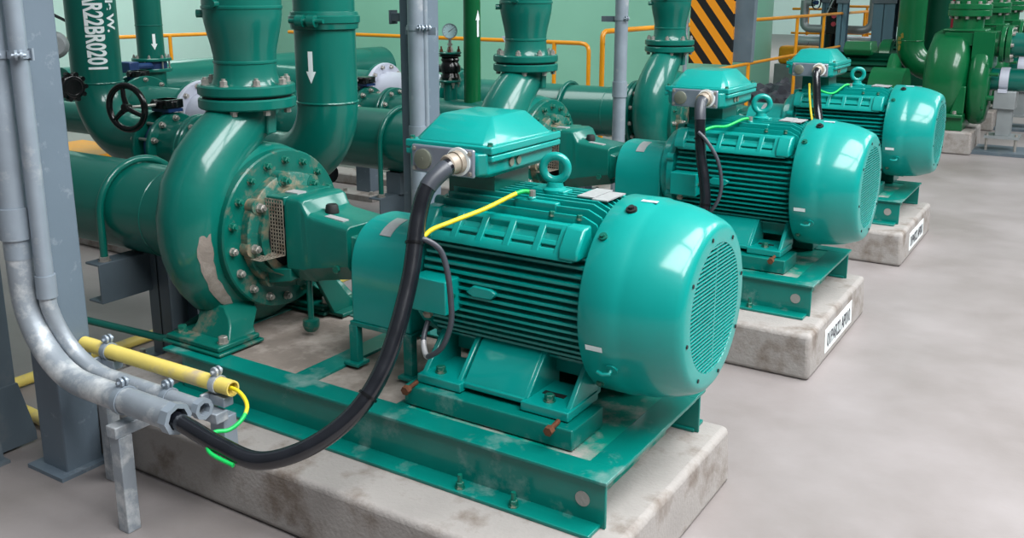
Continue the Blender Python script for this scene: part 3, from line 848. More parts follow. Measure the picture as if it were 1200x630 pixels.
# thin conduit
c2 = T('steel_conduit', 'thin galvanised conduit just right of the thick one, with grey cable end', 'conduit', (-2.03,-.925,.45), 'galvanised conduits on the left column')
x2, z2, R2 = -2.082, .445, .25
el = [V((p.x, -.93+.07*(i/16), p.z)) for i, p in enumerate(arc((x2+R2,-.93,z2+R2),(1,0,0),(0,0,1),R2,PI,1.5*PI,16))]
c2.part('conduit_pipe', B().tube([V((x2,-.93,4.5)),V((x2,-.93,.80))], .029, 24, inner=.024), 'steel')
c2.part('conduit_bend', B().tube([V((x2,-.93,.82))]+el+[V((-1.385,-.86,z2))], .028, 24, inner=.023), 'worn', label='scuffed bend')
c2.part('coupling', B().tube([(x2,-.93,.72),(x2,-.93,.80)], .034, 24, inner=.028), 'steel')
c2.part('end_bushing', B().ring((-1.385,-.86,z2),(1,0,0),-.022,.004,.022,.036,8), 'steel')
clamp(c2, (x2,-.93,1.555), (0,0,1), .03, up=(.85,-.5,0))
clamp(c2, (-1.56,-.86,z2), (1,0,0), .029)
# conduits on the middle column (straight runs in view)
def straight_conduit(x, y, r, label, zc):
    t = T('steel_conduit', label, 'conduit', (x,y,0), 'galvanised conduits in the pump rows')
    t.part('conduit_pipe', B().tube([(x,y,4.5),(x,y,0.0)], r, 28, inner=r*.85), 'steel')
    t.part('coupling', B().tube([(x,y,zc),(x,y,zc+.11)], r*1.14, 28, inner=r), 'steel')
    clamp(t, (x,y,1.575), (0,0,1), r, up=(.85,-.5,0))
    return t
straight_conduit(-2.14, 1.25, .045, 'thick galvanised conduit on the column behind the nearest terminal box', .95)
straight_conduit(-2.095, 1.268, .014, 'thin galvanised conduit on the column behind the nearest terminal box', .80)
t3 = straight_conduit(-2.02, 3.45, .047, 'lone galvanised conduit between the middle and farthest pumps', 1.02)
t3.part('bracket_stub', B().box(-2.17,-2.06,3.43,3.47,1.55,1.59), 'dgrey', label='dark bracket stub')

# yellow conduit with earth wire
yc = T('yellow_conduit', 'yellow conduit clamped low at left with green earth wire emerging', 'conduit', (-1.7,-.78,.49))
yc.part('conduit_pipe', B().tube([(-2.135,-.78,.488),(-1.335,-.78,.498)], .0265, 24, inner=.021), 'ycond')
clamp(yc, (-1.99,-.78,.49), (1,0,0), .027); clamp(yc, (-1.41,-.78,.497), (1,0,0), .027)
for x in (-1.99, -1.41):
    b = B().box(x-.03,x+.05,-.80,-.76,.43,.464).box(x-.032,x-.02,-.83,-.75,.42,.47)
    yc.part('clamp_block', b, 'steel', bevel=.003, label='galvanised clamp block')
ew = T('earth_wire', 'green and yellow earth wire curling out of the yellow conduit end', 'wire', (-1.3,-.8,.49))
wp = spline([(-1.40,-.78,.497),(-1.31,-.782,.497),(-1.25,-.80,.47),(-1.225,-.845,.445),(-1.235,-.89,.425),(-1.25,-.94,.43),(-1.20,-1.0,.41),(-1.10,-.995,.39)], 8)
ew.part('wire_core', B().tube(wp[:22], .0068, 10), 'yellow', label='yellow stripe length')
ew.part('wire_core', B().tube(wp[20:], .0068, 10), 'green', label='green stripe length')

# strut frame carrying conduits
sf = T('strut_frame', 'galvanised strut frame under the conduits at lower left', 'cable support', (-1.7,-.88,0))
b = B().box(-2.13,-1.36,-.835,-.785,.385,.42); sf.part('long_strut', b, 'worn', bevel=.003)
for x in (-1.98,-1.64):
    b = B().box(x-.025,x+.025,-1.03 if x > -1.8 else -.90,-.785,.345,.385); sf.part('cross_strut', b, 'worn', bevel=.003)
    b = B().box(x-.025,x+.025,-.835,-.785,0,.345) if x < -1.8 else B().box(x-.025,x+.025,-1.02,-.97,0,.345)
    sf.part('strut_leg', b, 'worn', bevel=.003)
b = B().box(-1.45,-1.38,-.79,-.735,.22,.385); sf.part('strut_leg', b, 'steel', bevel=.003)

# dark post with gussets at the far left
ps = T('pipe_stand', 'dark grey post with flared gusset at the lower left corner', 'pipe support', (-2.83,-.82,0))
ps.part('post', B().box(-2.63,-2.51,-.965,-.85,.012,1.0), 'dgrey', bevel=.004)
ps.part('gusset', B().prism([(-2.67,.012),(-2.445,.012),(-2.445,.05),(-2.51,.27),(-2.63,.27),(-2.67,.05)], 'y', -.98, -.966), 'dgrey')
ps.part('gusset', B().prism([(-1.02,.012),(-.80,.012),(-.80,.05),(-.85,.27),(-.965,.27),(-1.02,.05)], 'x', -2.51, -2.497), 'dgrey')
ps.part('base_plate', B().box(-2.71,-2.42,-1.06,-.955,0,.012), 'dgrey')

# yellow floor conduits
def ycond(pts, label):
    b = B().tube(pts, .026, 18)
    return single('yellow_conduit', b, 'ycond', label, 'conduit', pts[0], 'yellow conduits low on the floor')
ycond([(-3.06,-.62,.03),(-3.06,.35,.03)], 'yellow floor conduit behind the left column, running away from camera')
ycond([(-3.02,-.69,.03),(-2.45,-.715,.03)], 'yellow conduit on floor at lower left, lowest one')
ycond([(-2.62,.42,.16),(-2.62,1.3,.16)], 'yellow conduit low on the far side of the nearest pump')

# thin green drain pipe from post to base
b = B().tube(spline([(-2.5,-.62,.42),(-2.25,-.40,.30),(-2.17,-.30,.30),(-2.13,-.17,.36),(-2.08,-.12,.42)], 6), .016, 10) if False else B().tube([(-2.75,-.42,.36),(-2.34,-.30,.312),(-2.31,-.285,.315),(-2.28,-.12,.375),(-2.2,.03,.40)], .016, 12)
single('drain_line', b, 'pipe', 'thin dark green drain line reaching the nearest pump base', 'pipe', (-2.3,-.3,.3))

# ------------------------------------------------------------------ cables
def cable(name, label, base, grp='power cables of the motors'):
    return T(name, label, 'cable', base, grp)
k1 = cable('power_cable', 'thick black cable looping from the nearest terminal box to the conduit', (-.8,-.5,.5))
main = [(-.792,-.30,1.219),(-.802,-.345,1.20),(-.823,-.395,1.15),(-.825,-.44,1.055),(-.80,-.52,.884),(-.787,-.65,.679),(-.815,-.76,.548),(-.90,-.87,.455),(-1.03,-.95,.405),(-1.18,-.97,.42),(-1.40,-.97,.455),(-1.6,-.97,.458)]
k1.part('cable_sheath', B().tube(spline(main, 10), .0275, 20), 'black')
sp = spline(main, 10)
for i in (34, 57):
    p = sp[i]; d = (sp[i+1]-sp[i-1]).normalized()
    k1.part('cable_tie', B().ring(p, d, -.004, .004, .0275, .0315, 20), 'blackp')
k1.part('heat_shrink', B().tube(spline(main,10)[6:20], .029, 20), 'greycab', label='pale shrink sleeve at the gland')
k2 = cable('sensor_cable', 'thin grey cable looping to the small junction box on nearest motor', (-.85,-.38,.7), 'sensor cables')
sc = [(-.812,-.462,1.0),(-.79,-.45,1.005),(-.755,-.42,.97),(-.735,-.41,.90),(-.73,-.40,.80),(-.735,-.395,.72),(-.765,-.40,.64),(-.81,-.40,.60),(-.85,-.38,.585),(-.89,-.34,.62),(-.90,-.30,.67)]
k2.part('cable_sheath', B().tube(spline(sc, 8), .0095, 12), 'greycab')
k2.part('sheath_highlight', B().tube(spline(sc, 8)[60:72], .0099, 10), 'tag', label='pale painted highlight on the sheath')  # pale length paints a white highlight onto the grey cable
e1 = cable('earth_wire', 'yellow and green earth wire from nearest motor top to its cable', (-.7,-.3,1.0), 'earth wires on the motors')
ep = spline([(-.60,-.118,1.115),(-.635,-.14,1.118),(-.70,-.25,1.075),(-.76,-.36,1.045),(-.80,-.42,1.02),(-.815,-.47,.965),(-.812,-.50,.90)], 8)
e1.part('wire_core', B().tube(ep[:10], .0075, 10), 'green', label='green length'); e1.part('wire_core', B().tube(ep[9:], .0075, 10), 'yellow', label='yellow length')
e1.part('cable_lug', B().cyl((-.60,-.118,1.10),(-.60,-.118,1.125),.011,n=8), 'bolt')

# middle motor cables
k3 = cable('power_cable', 'black cable hanging straight down from the middle terminal box', (-.75,1.8,.6))
m2 = [(-.792,1.90,1.219),(-.79,1.855,1.205),(-.775,1.815,1.14),(-.752,1.79,.96),(-.715,1.765,.81),(-.70,1.735,.68),(-.74,1.66,.52),(-.86,1.52,.40),(-1.05,1.36,.36),(-1.3,1.26,.40)]
k3.part('cable_sheath', B().tube(spline(m2, 10), .0275, 20), 'black')
k3.part('heat_shrink', B().tube(spline(m2,10)[6:22], .029, 20), 'greycab', label='grey shrink sleeve at the gland')
sp = spline(m2, 10)
for i in (26, 48):
    p = sp[i]; d = (sp[i+1]-sp[i-1]).normalized()
    k3.part('cable_tie', B().ring(p, d, -.004, .004, .0275, .032, 20), 'blackp')
k4 = cable('sensor_cable', 'thin black cable looping beside the middle motor cable', (-.72,1.79,.7), 'sensor cables')
k4.part('cable_sheath', B().tube(spline([(-.765,1.775,1.07),(-.72,1.775,1.03),(-.66,1.79,.93),(-.635,1.79,.80),(-.66,1.78,.70),(-.74,1.80,.62),(-.86,1.86,.60),(-.90,1.90,.67)], 8), .0095, 12), 'greycab')
e2 = cable('earth_wire', 'green earth wire on top of the middle motor', (-.7,2.0,1.05), 'earth wires on the motors')
e2.part('wire_core', B().tube(spline([(-.60,2.082,1.115),(-.635,2.06,1.112),(-.69,1.97,1.082),(-.73,1.89,1.085),(-.765,1.815,1.06),(-.765,1.79,1.0)], 8), .0075, 10), 'green')
e2.part('cable_lug', B().cyl((-.60,2.082,1.10),(-.60,2.082,1.125),.011,n=8), 'bolt')
# far motor
k5 = cable('power_cable', 'black cable hanging from the farthest teal terminal box', (-.75,4.0,.6))
k5.part('cable_sheath', B().tube(spline([(-.792,4.10,1.219),(-.79,4.055,1.20),(-.775,4.03,1.13),(-.75,4.0,.98),(-.715,3.96,.85),(-.70,3.92,.68),(-.78,3.80,.5),(-.95,3.65,.4),(-1.3,3.5,.4)], 10), .0275, 20), 'black')
e3 = cable('earth_wire', 'green and yellow earth wire on top of the farthest motor', (-.7,4.2,1.05), 'earth wires on the motors')
e3.part('wire_core', B().tube(spline([(-.60,4.282,1.115),(-.635,4.26,1.11),(-.69,4.17,1.06),(-.74,4.08,1.075),(-.77,4.02,1.11)], 8), .0075, 10), 'green')
e3.part('wire_core', B().tube(spline([(-.83,4.05,1.13),(-.815,4.02,1.05),(-.79,3.99,.94),(-.77,3.97,.88)], 8), .0085, 10), 'yellow', label='yellow length')
e3.part('cable_lug', B().cyl((-.60,4.282,1.10),(-.60,4.282,1.125),.011,n=8), 'bolt')

# ------------------------------------------------------------------ second pipe line: two drops joined through a butterfly valve (y = .8)
YL, ZL, RL, RE = .8, .885, .145, .33
XA, XB = -4.25, -2.36
ca = T('cooling_water_pipe', 'green vertical pipe with white lettering bending right to a valve', 'pipe', (XA,YL,ZL))
el = arc((XA+RE,YL,ZL+RE),(1,0,0),(0,0,1),RE,PI,1.5*PI,16)
pa = ca.part('pipe_run', B().tube([V((XA,YL,4.3)),V((XA,YL,1.3))]+el+[V((-3.71,YL,ZL))], RL, 40), 'pipe', smooth=50)
ca.part('weld_bead', B().torus((XA,YL,ZL+RE+.005),(0,0,1),RL,.006,40,8), 'pipe')
b = B(); flanged(b, (-3.71,YL,ZL), (1,0,0), 0, .2, .03, 40); fa = ca.part('flange', b, 'pipe')
ca.circle((-3.71,YL,ZL),(-1,0,0),.172,10,.015,.022,'bolt',a0=.3,parent=fa)
AG = math.radians(-52)
def stencil(t, txt, cx, cy, R, ang, ztop, size, length, m='paintwhite'):
    bm = textmesh(txt, size, .98, size*.03)
    subdiv_long(bm, size*.25)
    xs = [v.co.x for v in bm.verts]; mn, mx = min(xs), max(xs); ym = max(v.co.y for v in bm.verts)
    for v in bm.verts:
        along = (v.co.x-mn)/(mx-mn)*length; across = v.co.y - ym/2
        v.co = vpipe_point(cx, cy, R+.0015, ang, across, ztop-along)
    b = B(); b.bm.free(); b.bm = bm
    return t.part('stencil_lettering', b, m, smooth=60, label='white stencilled lettering')
stencil(ca, 'PAR22BR0201', XA, YL, RL, AG+.42, 1.79, .148, .485)
stencil(ca, 'Cycle W.', XA, YL, RL, AG+1.13, 1.84, .08, .32)
cb = T('cooling_water_pipe', 'green vertical pipe with white down arrow and grooved coupling', 'pipe', (XB,YL,ZL))
el = arc((XB-RE,YL,ZL+RE),(1,0,0),(0,0,1),RE,0,-.5*PI,16)
cb.part('pipe_run', B().tube([V((XB,YL,4.3)),V((XB,YL,1.3))]+el+[V((-3.30,YL,ZL))], RL+.006, 40), 'pipe', smooth=50)
cb.part('weld_bead', B().torus((XB,YL,ZL+RE+.005),(0,0,1),RL+.006,.006,40,8), 'pipe')
b = B(); flanged(b, (-3.33,YL,ZL), (1,0,0), 0, .2, .03, 40); fb = cb.part('flange', b, 'pipe')
cb.circle((-3.30,YL,ZL),(1,0,0),.172,10,.015,.022,'bolt',a0=.3,parent=fb)
gc = B().lathe([(1.575,.15),(1.58,.165),(1.605,.168),(1.61,.175),(1.64,.175),(1.645,.168),(1.66,.165),(1.665,.15)], (XB,YL,0), (0,0,1), 44)
for s in (-1,1):
    a = -1.29 if s < 0 else -1.29+PI
    c = V((XB,YL,1.62)) + V((math.cos(a),math.sin(a),0))*.185; tg = V((-math.sin(a),math.cos(a),0)); rd = V((math.cos(a),math.sin(a),0))
    gc.cyl(c-tg*.05, c-tg*.012, .03, n=12); gc.cyl(c+tg*.012, c+tg*.05, .03, n=12); gc.cyl(c-tg*.09, c+tg*.09, .012, n=10)
cp = cb.part('grooved_coupling', gc, 'pipe', smooth=40)
flow_arrow(cb, XB, YL, RL+.006, AG-.42, 1.475, .155, .045)
# valve assembly
def build_valve(x0, y, z, R, label, wheel=True, L=.12, RF=None):
    """butterfly valve between x0 and x0+L with gearbox and handwheel"""
    RF = RF or R+.055
    t = T('butterfly_valve', label, 'valve', (x0+L/2, y, z), 'butterfly valves in the pipe lines')
    b = B().cyl((x0+.03+.002,y,z),(x0+L-.03-.002,y,z),R+.02,n=36); 
    t.part('valve_body', b, 'blue', label='dark blue valve body')
    b = B(); flanged(b, (x0+L-.03,y,z), (1,0,0), 0, RF, .03, 40); fl = t.part('flange', b, 'pipe')
    t.circle((x0+L,y,z),(1,0,0),RF-.03,10,.016,.022,'bolt',a0=.3,parent=fl,stud=.01)
    for i in range(10):
        a = .3+2*PI*i/10
        d_, u_, w_ = frame((1,0,0)); p = V((x0,y,z)) + (u_*math.cos(a)+w_*math.sin(a))*(RF-.03)
        t.part('tie_rod', B().cyl(p, p+V((L,0,0)), .009, n=8), 'bolt', fl)
    xc = x0+L/2
    nb = B().cyl((xc,y,z+R),(xc,y,z+R+.075),.03,n=16).box(xc-.075,xc+.075,y-.05,y+.05,z+R+.06,z+R+.078)
    t.part('valve_neck', nb, 'blue', label='blue valve neck')
    g = B().box(xc-.06,xc+.07,y-.06,y+.06,z+R+.08,z+R+.13).lathe([(0,.075),(.04,.075),(.05,.06)], (xc,y,z+R+.08), (0,0,1), 24).cyl((xc-.01,y-.02,z+R+.105),(xc-.01,y-.09,z+R+.105),.025,n=14)
    gb = t.part('gearbox', g, 'blackp', bevel=.004, label='black gearbox')
    if wheel:
        yw = y-.26; zc = z+R+.105; xw = xc-.005
        w = B().torus((xw,yw,zc),(.22,-1,0),.122,.018,36,10)
        d = V((.22,-1,0)).normalized(); u = V((1,.22,0)).normalized()
        for a in (.5*PI+.15, .5*PI+.15+2*PI/3, .5*PI+.15+4*PI/3):
            e = u*math.cos(a)+V((0,0,1))*math.sin(a)
            w.tube([V((xw,yw,zc)), V((xw,yw,zc))+e*.06+d*.008, V((xw,yw,zc))+e*.122], [.017,.014,.012], 10)
        w.lathe([(-.02,.022),(.02,.026),(.025,.02)], (xw,yw,zc), (.22,-1,0), 16)
        t.part('handwheel', w, 'blackp', gb, label='black three spoke handwheel')
        t.part('wheel_shaft', B().cyl((xw+.02,y-.09,zc),(xw,yw,zc),.0085,n=10), 'bolt', gb)
    return t
build_valve(-3.675, YL, ZL, RL-.005, 'butterfly valve with black handwheel in front of the lettered pipe')
b = B().lathe([(0,RL),(.225,RL)], (-3.555,YL,ZL), (1,0,0), 40)
sp_ = T('pipe_spool', 'short green spool right of the handwheel valve', 'pipe', (-3.5,YL,ZL))
sp_.part('spool_body', b, 'pipe')
b = B(); flanged(b, (-3.363,YL,ZL), (1,0,0), 0, .2, .03, 40); sf2 = sp_.part('flange', b, 'pipe')

# line at y=3.0 (behind the middle pump row)
Y3 = 3.0
l3 = T('cooling_water_pipe', 'green pipe line with gauge stub behind the central column', 'pipe', (-3.4,Y3,.83))
Z3 = .83
l3.part('pipe_run', B().cyl((-3.99,Y3,Z3),(-2.75,Y3,Z3),RL,n=40), 'pipe')
b = B(); flanged(b, (-3.75,Y3,Z3), (1,0,0), 0, .2, .03, 40); flanged(b, (-3.79,Y3,Z3), (1,0,0), 0, .2, .03, 40); f3 = l3.part('flange', b, 'pipe')
l3.circle((-3.72,Y3,Z3),(1,0,0),.172,10,.015,.022,'bolt',a0=.1,parent=f3)
build_valve(-4.11, Y3, Z3, RL-.005, 'butterfly valve with black handwheel behind the arrow pipe')
l4 = T('cooling_water_pipe', 'green pipe end left of the far handwheel valve', 'pipe', (-4.5,Y3,Z3))
l4.part('pipe_run', B().tube([V((-4.12,Y3,Z3)),V((-4.4,Y3,Z3))]+arc((-4.4,Y3,Z3-.3),(1,0,0),(0,0,1),.3,.5*PI,PI,12)+[V((-4.7,Y3,0))], RL, 36), 'pipe', smooth=50)
b = B(); flanged(b, (-4.14,Y3,Z3), (1,0,0), 0, .2, .03, 40); l4.part('flange', b, 'pipe')

# gauge stack at x=-3.2
gs = T('pressure_gauge', 'round pressure gauge on a black isolating valve before the pale tank', 'gauge', (-3.2,Y3,Z3+RL))
X, zt = -3.2, Z3+RL
gs.part('stub_pipe', B().cyl((X,Y3,zt-.03),(X,Y3,1.10),.05,n=24), 'pipe')
b = B(); flanged(b, (X,Y3,0), (0,0,1), 1.10, .082, .018, 28); f_ = gs.part('flange', b, 'pipe'); gs.circle((X,Y3,1.118),(0,0,1),.064,4,.012,.02,'bolt',a0=.6,parent=f_,stud=.02)
gs.circle((X,Y3,1.10),(0,0,-1),.064,4,.012,.02,'bolt',a0=.6,parent=f_,stud=.02)
b = B().lathe([(0,.06),(.02,.07),(.05,.06),(.06,.075),(.10,.078),(.13,.06),(.15,.07),(.17,.06)], (X,Y3,1.118), (0,0,1), 24).cyl((X-.09,Y3-.02,1.2),(X-.05,Y3,1.2),.03,n=14); gs.part('isolating_valve', b, 'blackp', label='black isolating valve')
b = B(); flanged(b, (X,Y3,0), (0,0,1), 1.288, .082, .018, 28); gs.part('flange', b, 'blackp'); b = B(); flanged(b, (X,Y3,0), (0,0,1), 1.308, .086, .016, 28); f2 = gs.part('flange', b, 'pipe')
gs.circle((X,Y3,1.324),(0,0,1),.064,4,.012,.02,'rust',a0=.6,parent=f2,stud=.02)
gs.part('gauge_stem', B().cyl((X,Y3,1.324),(X,Y3,1.42),.011,n=12).cyl((X,Y3,1.324),(X,Y3,1.36),.025,.018,n=14).cyl((X,Y3,1.37),(X,Y3,1.385),.02,n=6), 'bolt')
gd = V((.75,-1,.05)).normalized(); gp = V((X,Y3,1.475))
gcase = gs.part('gauge_case', B().lathe([(-.035,.05),(-.03,.056),(.018,.056),(.018,.05),(.012,.049)], gp, gd, 36), 'steel')
gs.part('dial', B().cyl(gp+gd*.010, gp+gd*.013, .05, n=32), 'glass', gcase, label='pale blue dial')
u = gd.cross(V((0,0,1))).normalized(); w = u.cross(gd)
nb = B()
a = math.radians(145)
e = u*math.cos(a)+w*math.sin(a); f = w*math.cos(a)-u*math.sin(a)
nb.hexa([gp+gd*.0135-e*.012-f*.003, gp+gd*.0135-e*.012+f*.003, gp+gd*.0135+e*.036+f*.001, gp+gd*.0135+e*.036-f*.001, gp+gd*.0145-e*.012-f*.003, gp+gd*.0145-e*.012+f*.003, gp+gd*.0145+e*.036+f*.001, gp+gd*.0145+e*.036-f*.001])
for i in range(11):
    aa = math.radians(225-27*i); ee = u*math.cos(aa)+w*math.sin(aa); ff = w*math.cos(aa)-u*math.sin(aa)
    nb.hexa([gp+gd*.0132+ee*.038-ff*.0012, gp+gd*.0132+ee*.038+ff*.0012, gp+gd*.0132+ee*.046+ff*.0012, gp+gd*.0132+ee*.046-ff*.0012]+[gp+gd*.014+ee*.038-ff*.0012, gp+gd*.014+ee*.038+ff*.0012, gp+gd*.014+ee*.046+ff*.0012, gp+gd*.014+ee*.046-ff*.0012])
gs.part('pointer', nb, 'ink', gcase, label='black pointer and graduation marks')
# dark green vertical branch pipe
vb = T('vertical_pipe', 'slim dark green vertical pipe with white up arrow', 'pipe', (-3.0,Y3,Z3+RL))
vb.part('pipe_run', B().cyl((-3.0,Y3,zt-.03),(-3.0,Y3,4.3),.0625,n=32), 'fdark' if False else 'fgreen')
flow_arrow(vb, -3.0, Y3, .0625, math.radians(-12), 1.44, .19, .035, down=False)

# ------------------------------------------------------------------ rear end of the suction lines: valves, white expansion spool
def rear_line(y, labels):
    z, R = .80, .205
    f = T('pipe_spool', labels[0], 'pipe', (-4.6,y,z), 'white and green spools in the far suction lines')
    b = B().cyl((-4.085,y,z),(-4.155,y,z),.18,n=40); 
    f.part('valve_ring', b, 'dark', label='black wafer between flanges')
    b = B(); flanged(b, (-4.03,y,.775), (-1,0,0), 0, .285, .04, 44); ff = f.part('flange', b, 'pipe'); f.circle((-4.03,y,.775),(1,0,0),.25,12,.016,.026,'bolt',a0=.1,parent=ff)
    b = B(); flanged(b, (-4.15,y,z), (-1,0,0), 0, .285, .04, 44); f.part('flange', b, 'pipe')
    b = B().lathe([(.1,.2),(.25,.2),(.3,.225),(.36,.225),(.40,.2),(.47,.2),(.5,.225),(.56,.225),(.6,.2),(.86,.2)], (-4.13,y,z), (-1,0,0), 44); f.part('expansion_spool', b, 'white', label='white expansion spool')
    b = B(); flanged(b, (-4.99,y,z), (-1,0,0), 0, .285, .04, 44); wf = f.part('flange', b, 'white', label='white painted flange'); f.circle((-4.99,y,z),(1,0,0),.25,12,.018,.026,'bolt',a0=.25,parent=wf)
    g = T('pipe_spool', labels[1], 'pipe', (-5.4,y,z), 'white and green spools in the far suction lines')
    b = B(); flanged(b, (-5.035,y,z), (-1,0,0), 0, .285, .03, 44); g.part('flange', b, 'pipe')
    g.part('spool_body', B().lathe([(0,R),(.10,R),(.103,R+.003),(.11,R+.003),(.113,R),(.66,R)], (-5.04,y,z), (-1,0,0), 44), 'pipe')
    v = build_valve(-5.86, y, z, R-.01, labels[2], wheel=False, L=.16, RF=.285)
    h = T('pipe_spool', labels[3], 'pipe', (-6.5,y,z), 'white and green spools in the far suction lines')
    b = B(); flanged(b, (-5.855,y,z), (-1,0,0), 0, .285, .03, 44); h.part('flange', b, 'pipe')
    h.part('spool_body', B().cyl((-5.87,y,z),(-8.2 if y < 3 else -7.08,y,z),R,n=44), 'pipe')
rear_line(2.2, ('white expansion spool behind the nearest pump neck', 'green spool with white flange, above the handwheel valve', 'butterfly valve with black gearbox behind the handwheel valve', 'green pipe behind the far butterfly valve at left'))
rear_line(4.4, ('white expansion spool just left of the central column', 'green spool behind the white spool near the column', 'butterfly valve hidden behind the arrow pipe', 'green pipe end far behind the arrow pipe'))

av = T('vent_valve', 'small vent valve with rusty stem between the nearest reducer and arrow pipe', 'valve', (-4.22,2.2,1.0))
av.part('stub_pipe', B().cyl((-4.30,2.2,.98),(-4.30,2.2,1.10),.03,n=16).cyl((-4.30,2.2,1.0),(-4.30,2.2,1.02),.055,n=20), 'steel')
av.part('valve_body', B().cyl((-4.30,2.2,1.09),(-4.30,2.2,1.19),.022,n=14).cyl((-4.30,2.2,1.19),(-4.30,2.2,1.205),.05,n=16), 'bolt')
av.part('valve_stem', B().cyl((-4.30,2.2,1.2),(-4.30,2.2,1.29),.026,n=6), 'rust', label='rusty stem')

# vertical drop with flanged butterfly valve at u=178
XV, YV = -6.93, 3.2
vd = T('vertical_pipe', 'green vertical pipe with white down arrow and flanged valve, at left', 'pipe', (XV,YV,.9))
vd.part('pipe_run', B().cyl((XV,YV,1.13),(XV,YV,4.3),.125,n=36), 'pipe')
vd.part('weld_bead', B().torus((XV,YV,1.44),(0,0,1),.125,.005,36,8), 'pipe')
b = B(); flanged(b, (XV,YV,0), (0,0,1), 1.10, .185, .03, 36); fv = vd.part('flange', b, 'pipe'); vd.circle((XV,YV,1.13),(0,0,1),.16,8,.014,.022,'bolt',parent=fv,stud=.01)
flow_arrow(vd, XV, YV, .125, math.radians(-20), 1.36, .15, .05)
vv = T('butterfly_valve', 'horizontal blue butterfly valve under the far down arrow pipe', 'valve', (XV,YV,1.03))
vv.part('valve_body', B().cyl((XV,YV,1.03),(XV,YV,1.098),.14,n=32), 'blue', label='dark blue valve body')
vv.part('actuator', B().cyl((XV+.12,YV-.1,1.065),(XV+.17,YV-.36,1.07),.03,n=12).box(XV+.08,XV+.26,YV-.44,YV-.33,1.02,1.12), 'blue', bevel=.01)
for i in range(6):
    a = 2*PI*i/6; vv.part('tie_rod', B().cyl((XV+.16*math.cos(a),YV+.16*math.sin(a),1.0),(XV+.16*math.cos(a),YV+.16*math.sin(a),1.10),.008,n=8), 'bolt')
vl = T('vertical_pipe', 'short green stub below the horizontal blue valve', 'pipe', (XV,YV,.6))
vl.part('stub_pipe', B().cyl((XV,YV,.55),(XV,YV,1.0),.125,n=36), 'pipe')
b = B(); flanged(b, (XV,YV,0), (0,0,1), 1.0, .185, .03, 36); vl.part('flange', b, 'pipe')
# header pipe behind
hp = single('header_pipe', B().cyl((-7.5,2.6,.78),(-7.25,7.0,.78),.27,n=44), 'pipe', 'pale lit green header pipe far behind the nearest pump', 'pipe', (-7.1,4.5,.78))
# left rear pipe, handwheel and crate
single('header_pipe', B().cyl((-9.5,1.5,.83),(-4.6,1.5,.83),.115,n=36), 'pipe', 'dark green pipe passing behind the lettered pipe at far left', 'pipe', (-5.6,1.5,.83))
hw = T('valve_handwheel', 'black knobbed handwheel on yellow stem right of the left column', 'valve', (-3.75,.3,1.25))
hw.part('stem', B().cyl((-3.98,.30,1.26),(-3.74,.29,1.26),.02,n=12), 'rail', label='yellow stem')
w = B().torus((-3.72,.29,1.26),(1,-.12,0),.05,.022,24,10).lathe([(-.02,.05),(.02,.05)], (-3.72,.29,1.26), (1,-.12,0), 24)
for i in range(10):
    a = 2*PI*i/10; d_, u_, w_ = frame((1,-.12,0)); p = V((-3.72,.29,1.26))+(u_*math.cos(a)+w_*math.sin(a))*.068
    w.cyl(p-d_*.02, p+d_*.02, .013, n=8)
hw.part('knob_wheel', w, 'blackp', label='black knobbed wheel')
hw.part('valve_body', B().cyl((-3.98,.30,1.26),(-4.09,.30,1.26),.06,n=20).cyl((-4.04,.30,.0),(-4.04,.30,1.26),.03,n=16), 'pipe')
cr = T('parts_crate', 'low orange crate on the floor behind the nearest suction pipe', 'crate', (-7.9,3.1,0))
cr.part('crate_body', B().box(-8.5,-7.3,2.75,3.4,0,.12), 'white', bevel=.01)
cr.part('crate_lid', B().box(-8.5,-7.45,2.8,3.4,.12,.17), 'orange', bevel=.01, label='orange lid')
single('floor_kerb', B().box(-9.0,-3.2,1.1,1.32,0,.1), 'conc', 'low concrete kerb on the floor behind the nearest suction pipe', 'kerb', (-5,1.2,0), bevel=.015)

# grey post under the y=3 line
gp2 = T('pipe_support', 'grey box post on a bolted base plate under the middle suction pipe', 'pipe support', (-4.45,3.48,0))
gp2.part('post', B().box(-4.53,-4.37,3.40,3.56,.05,.66), 'grey', bevel=.004)
gp2.part('base_plate', B().box(-4.66,-4.24,3.27,3.69,.0,.05), 'conc', bevel=.004)
for x in (-4.6,-4.3):
    for y in (3.33,3.63): gp2.bolt((x,y,.05),(0,0,1),.018,.03,'bolt',name='anchor_bolt')
sv = T('drain_valve', 'small black drain valve beside the grey box post', 'valve', (-4.75,3.2,0))
sv.part('valve_body', B().cyl((-4.75,3.2,0),(-4.75,3.2,.2),.03,n=12).cyl((-4.88,3.2,.22),(-4.64,3.2,.22),.05,n=16).cyl((-4.66,3.2,.22),(-4.62,3.2,.22),.075,n=16).cyl((-4.90,3.2,.22),(-4.86,3.2,.22),.075,n=16), 'blackp')
single('floor_kerb', B().box(-7.0,-3.3,3.75,4.0,0,.1), 'conc', 'low concrete kerb behind the grey box post', 'kerb', (-5,3.8,0), bevel=.015)

# ------------------------------------------------------------------ tank, handrails, hazard board
tk = T('storage_tank', 'tall pale green storage tank filling the background', 'tank', (-8.85,12.7,0))
tk.part('tank_shell', B().lathe([(0,4.85),(10,4.85)], (-8.85,12.7,0), (0,0,1), 128), 'tank', smooth=30)
a = math.radians(-19)
cx_, cy_ = -8.85+4.9*math.cos(a), 12.7+4.9*math.sin(a)
tk.part('anchor_chair', B().box(cx_-.12,cx_+.12,cy_-.12,cy_+.12,0,.45).box(cx_-.2,cx_+.2,cy_-.2,cy_+.2,.45,.5), 'tank', bevel=.01)

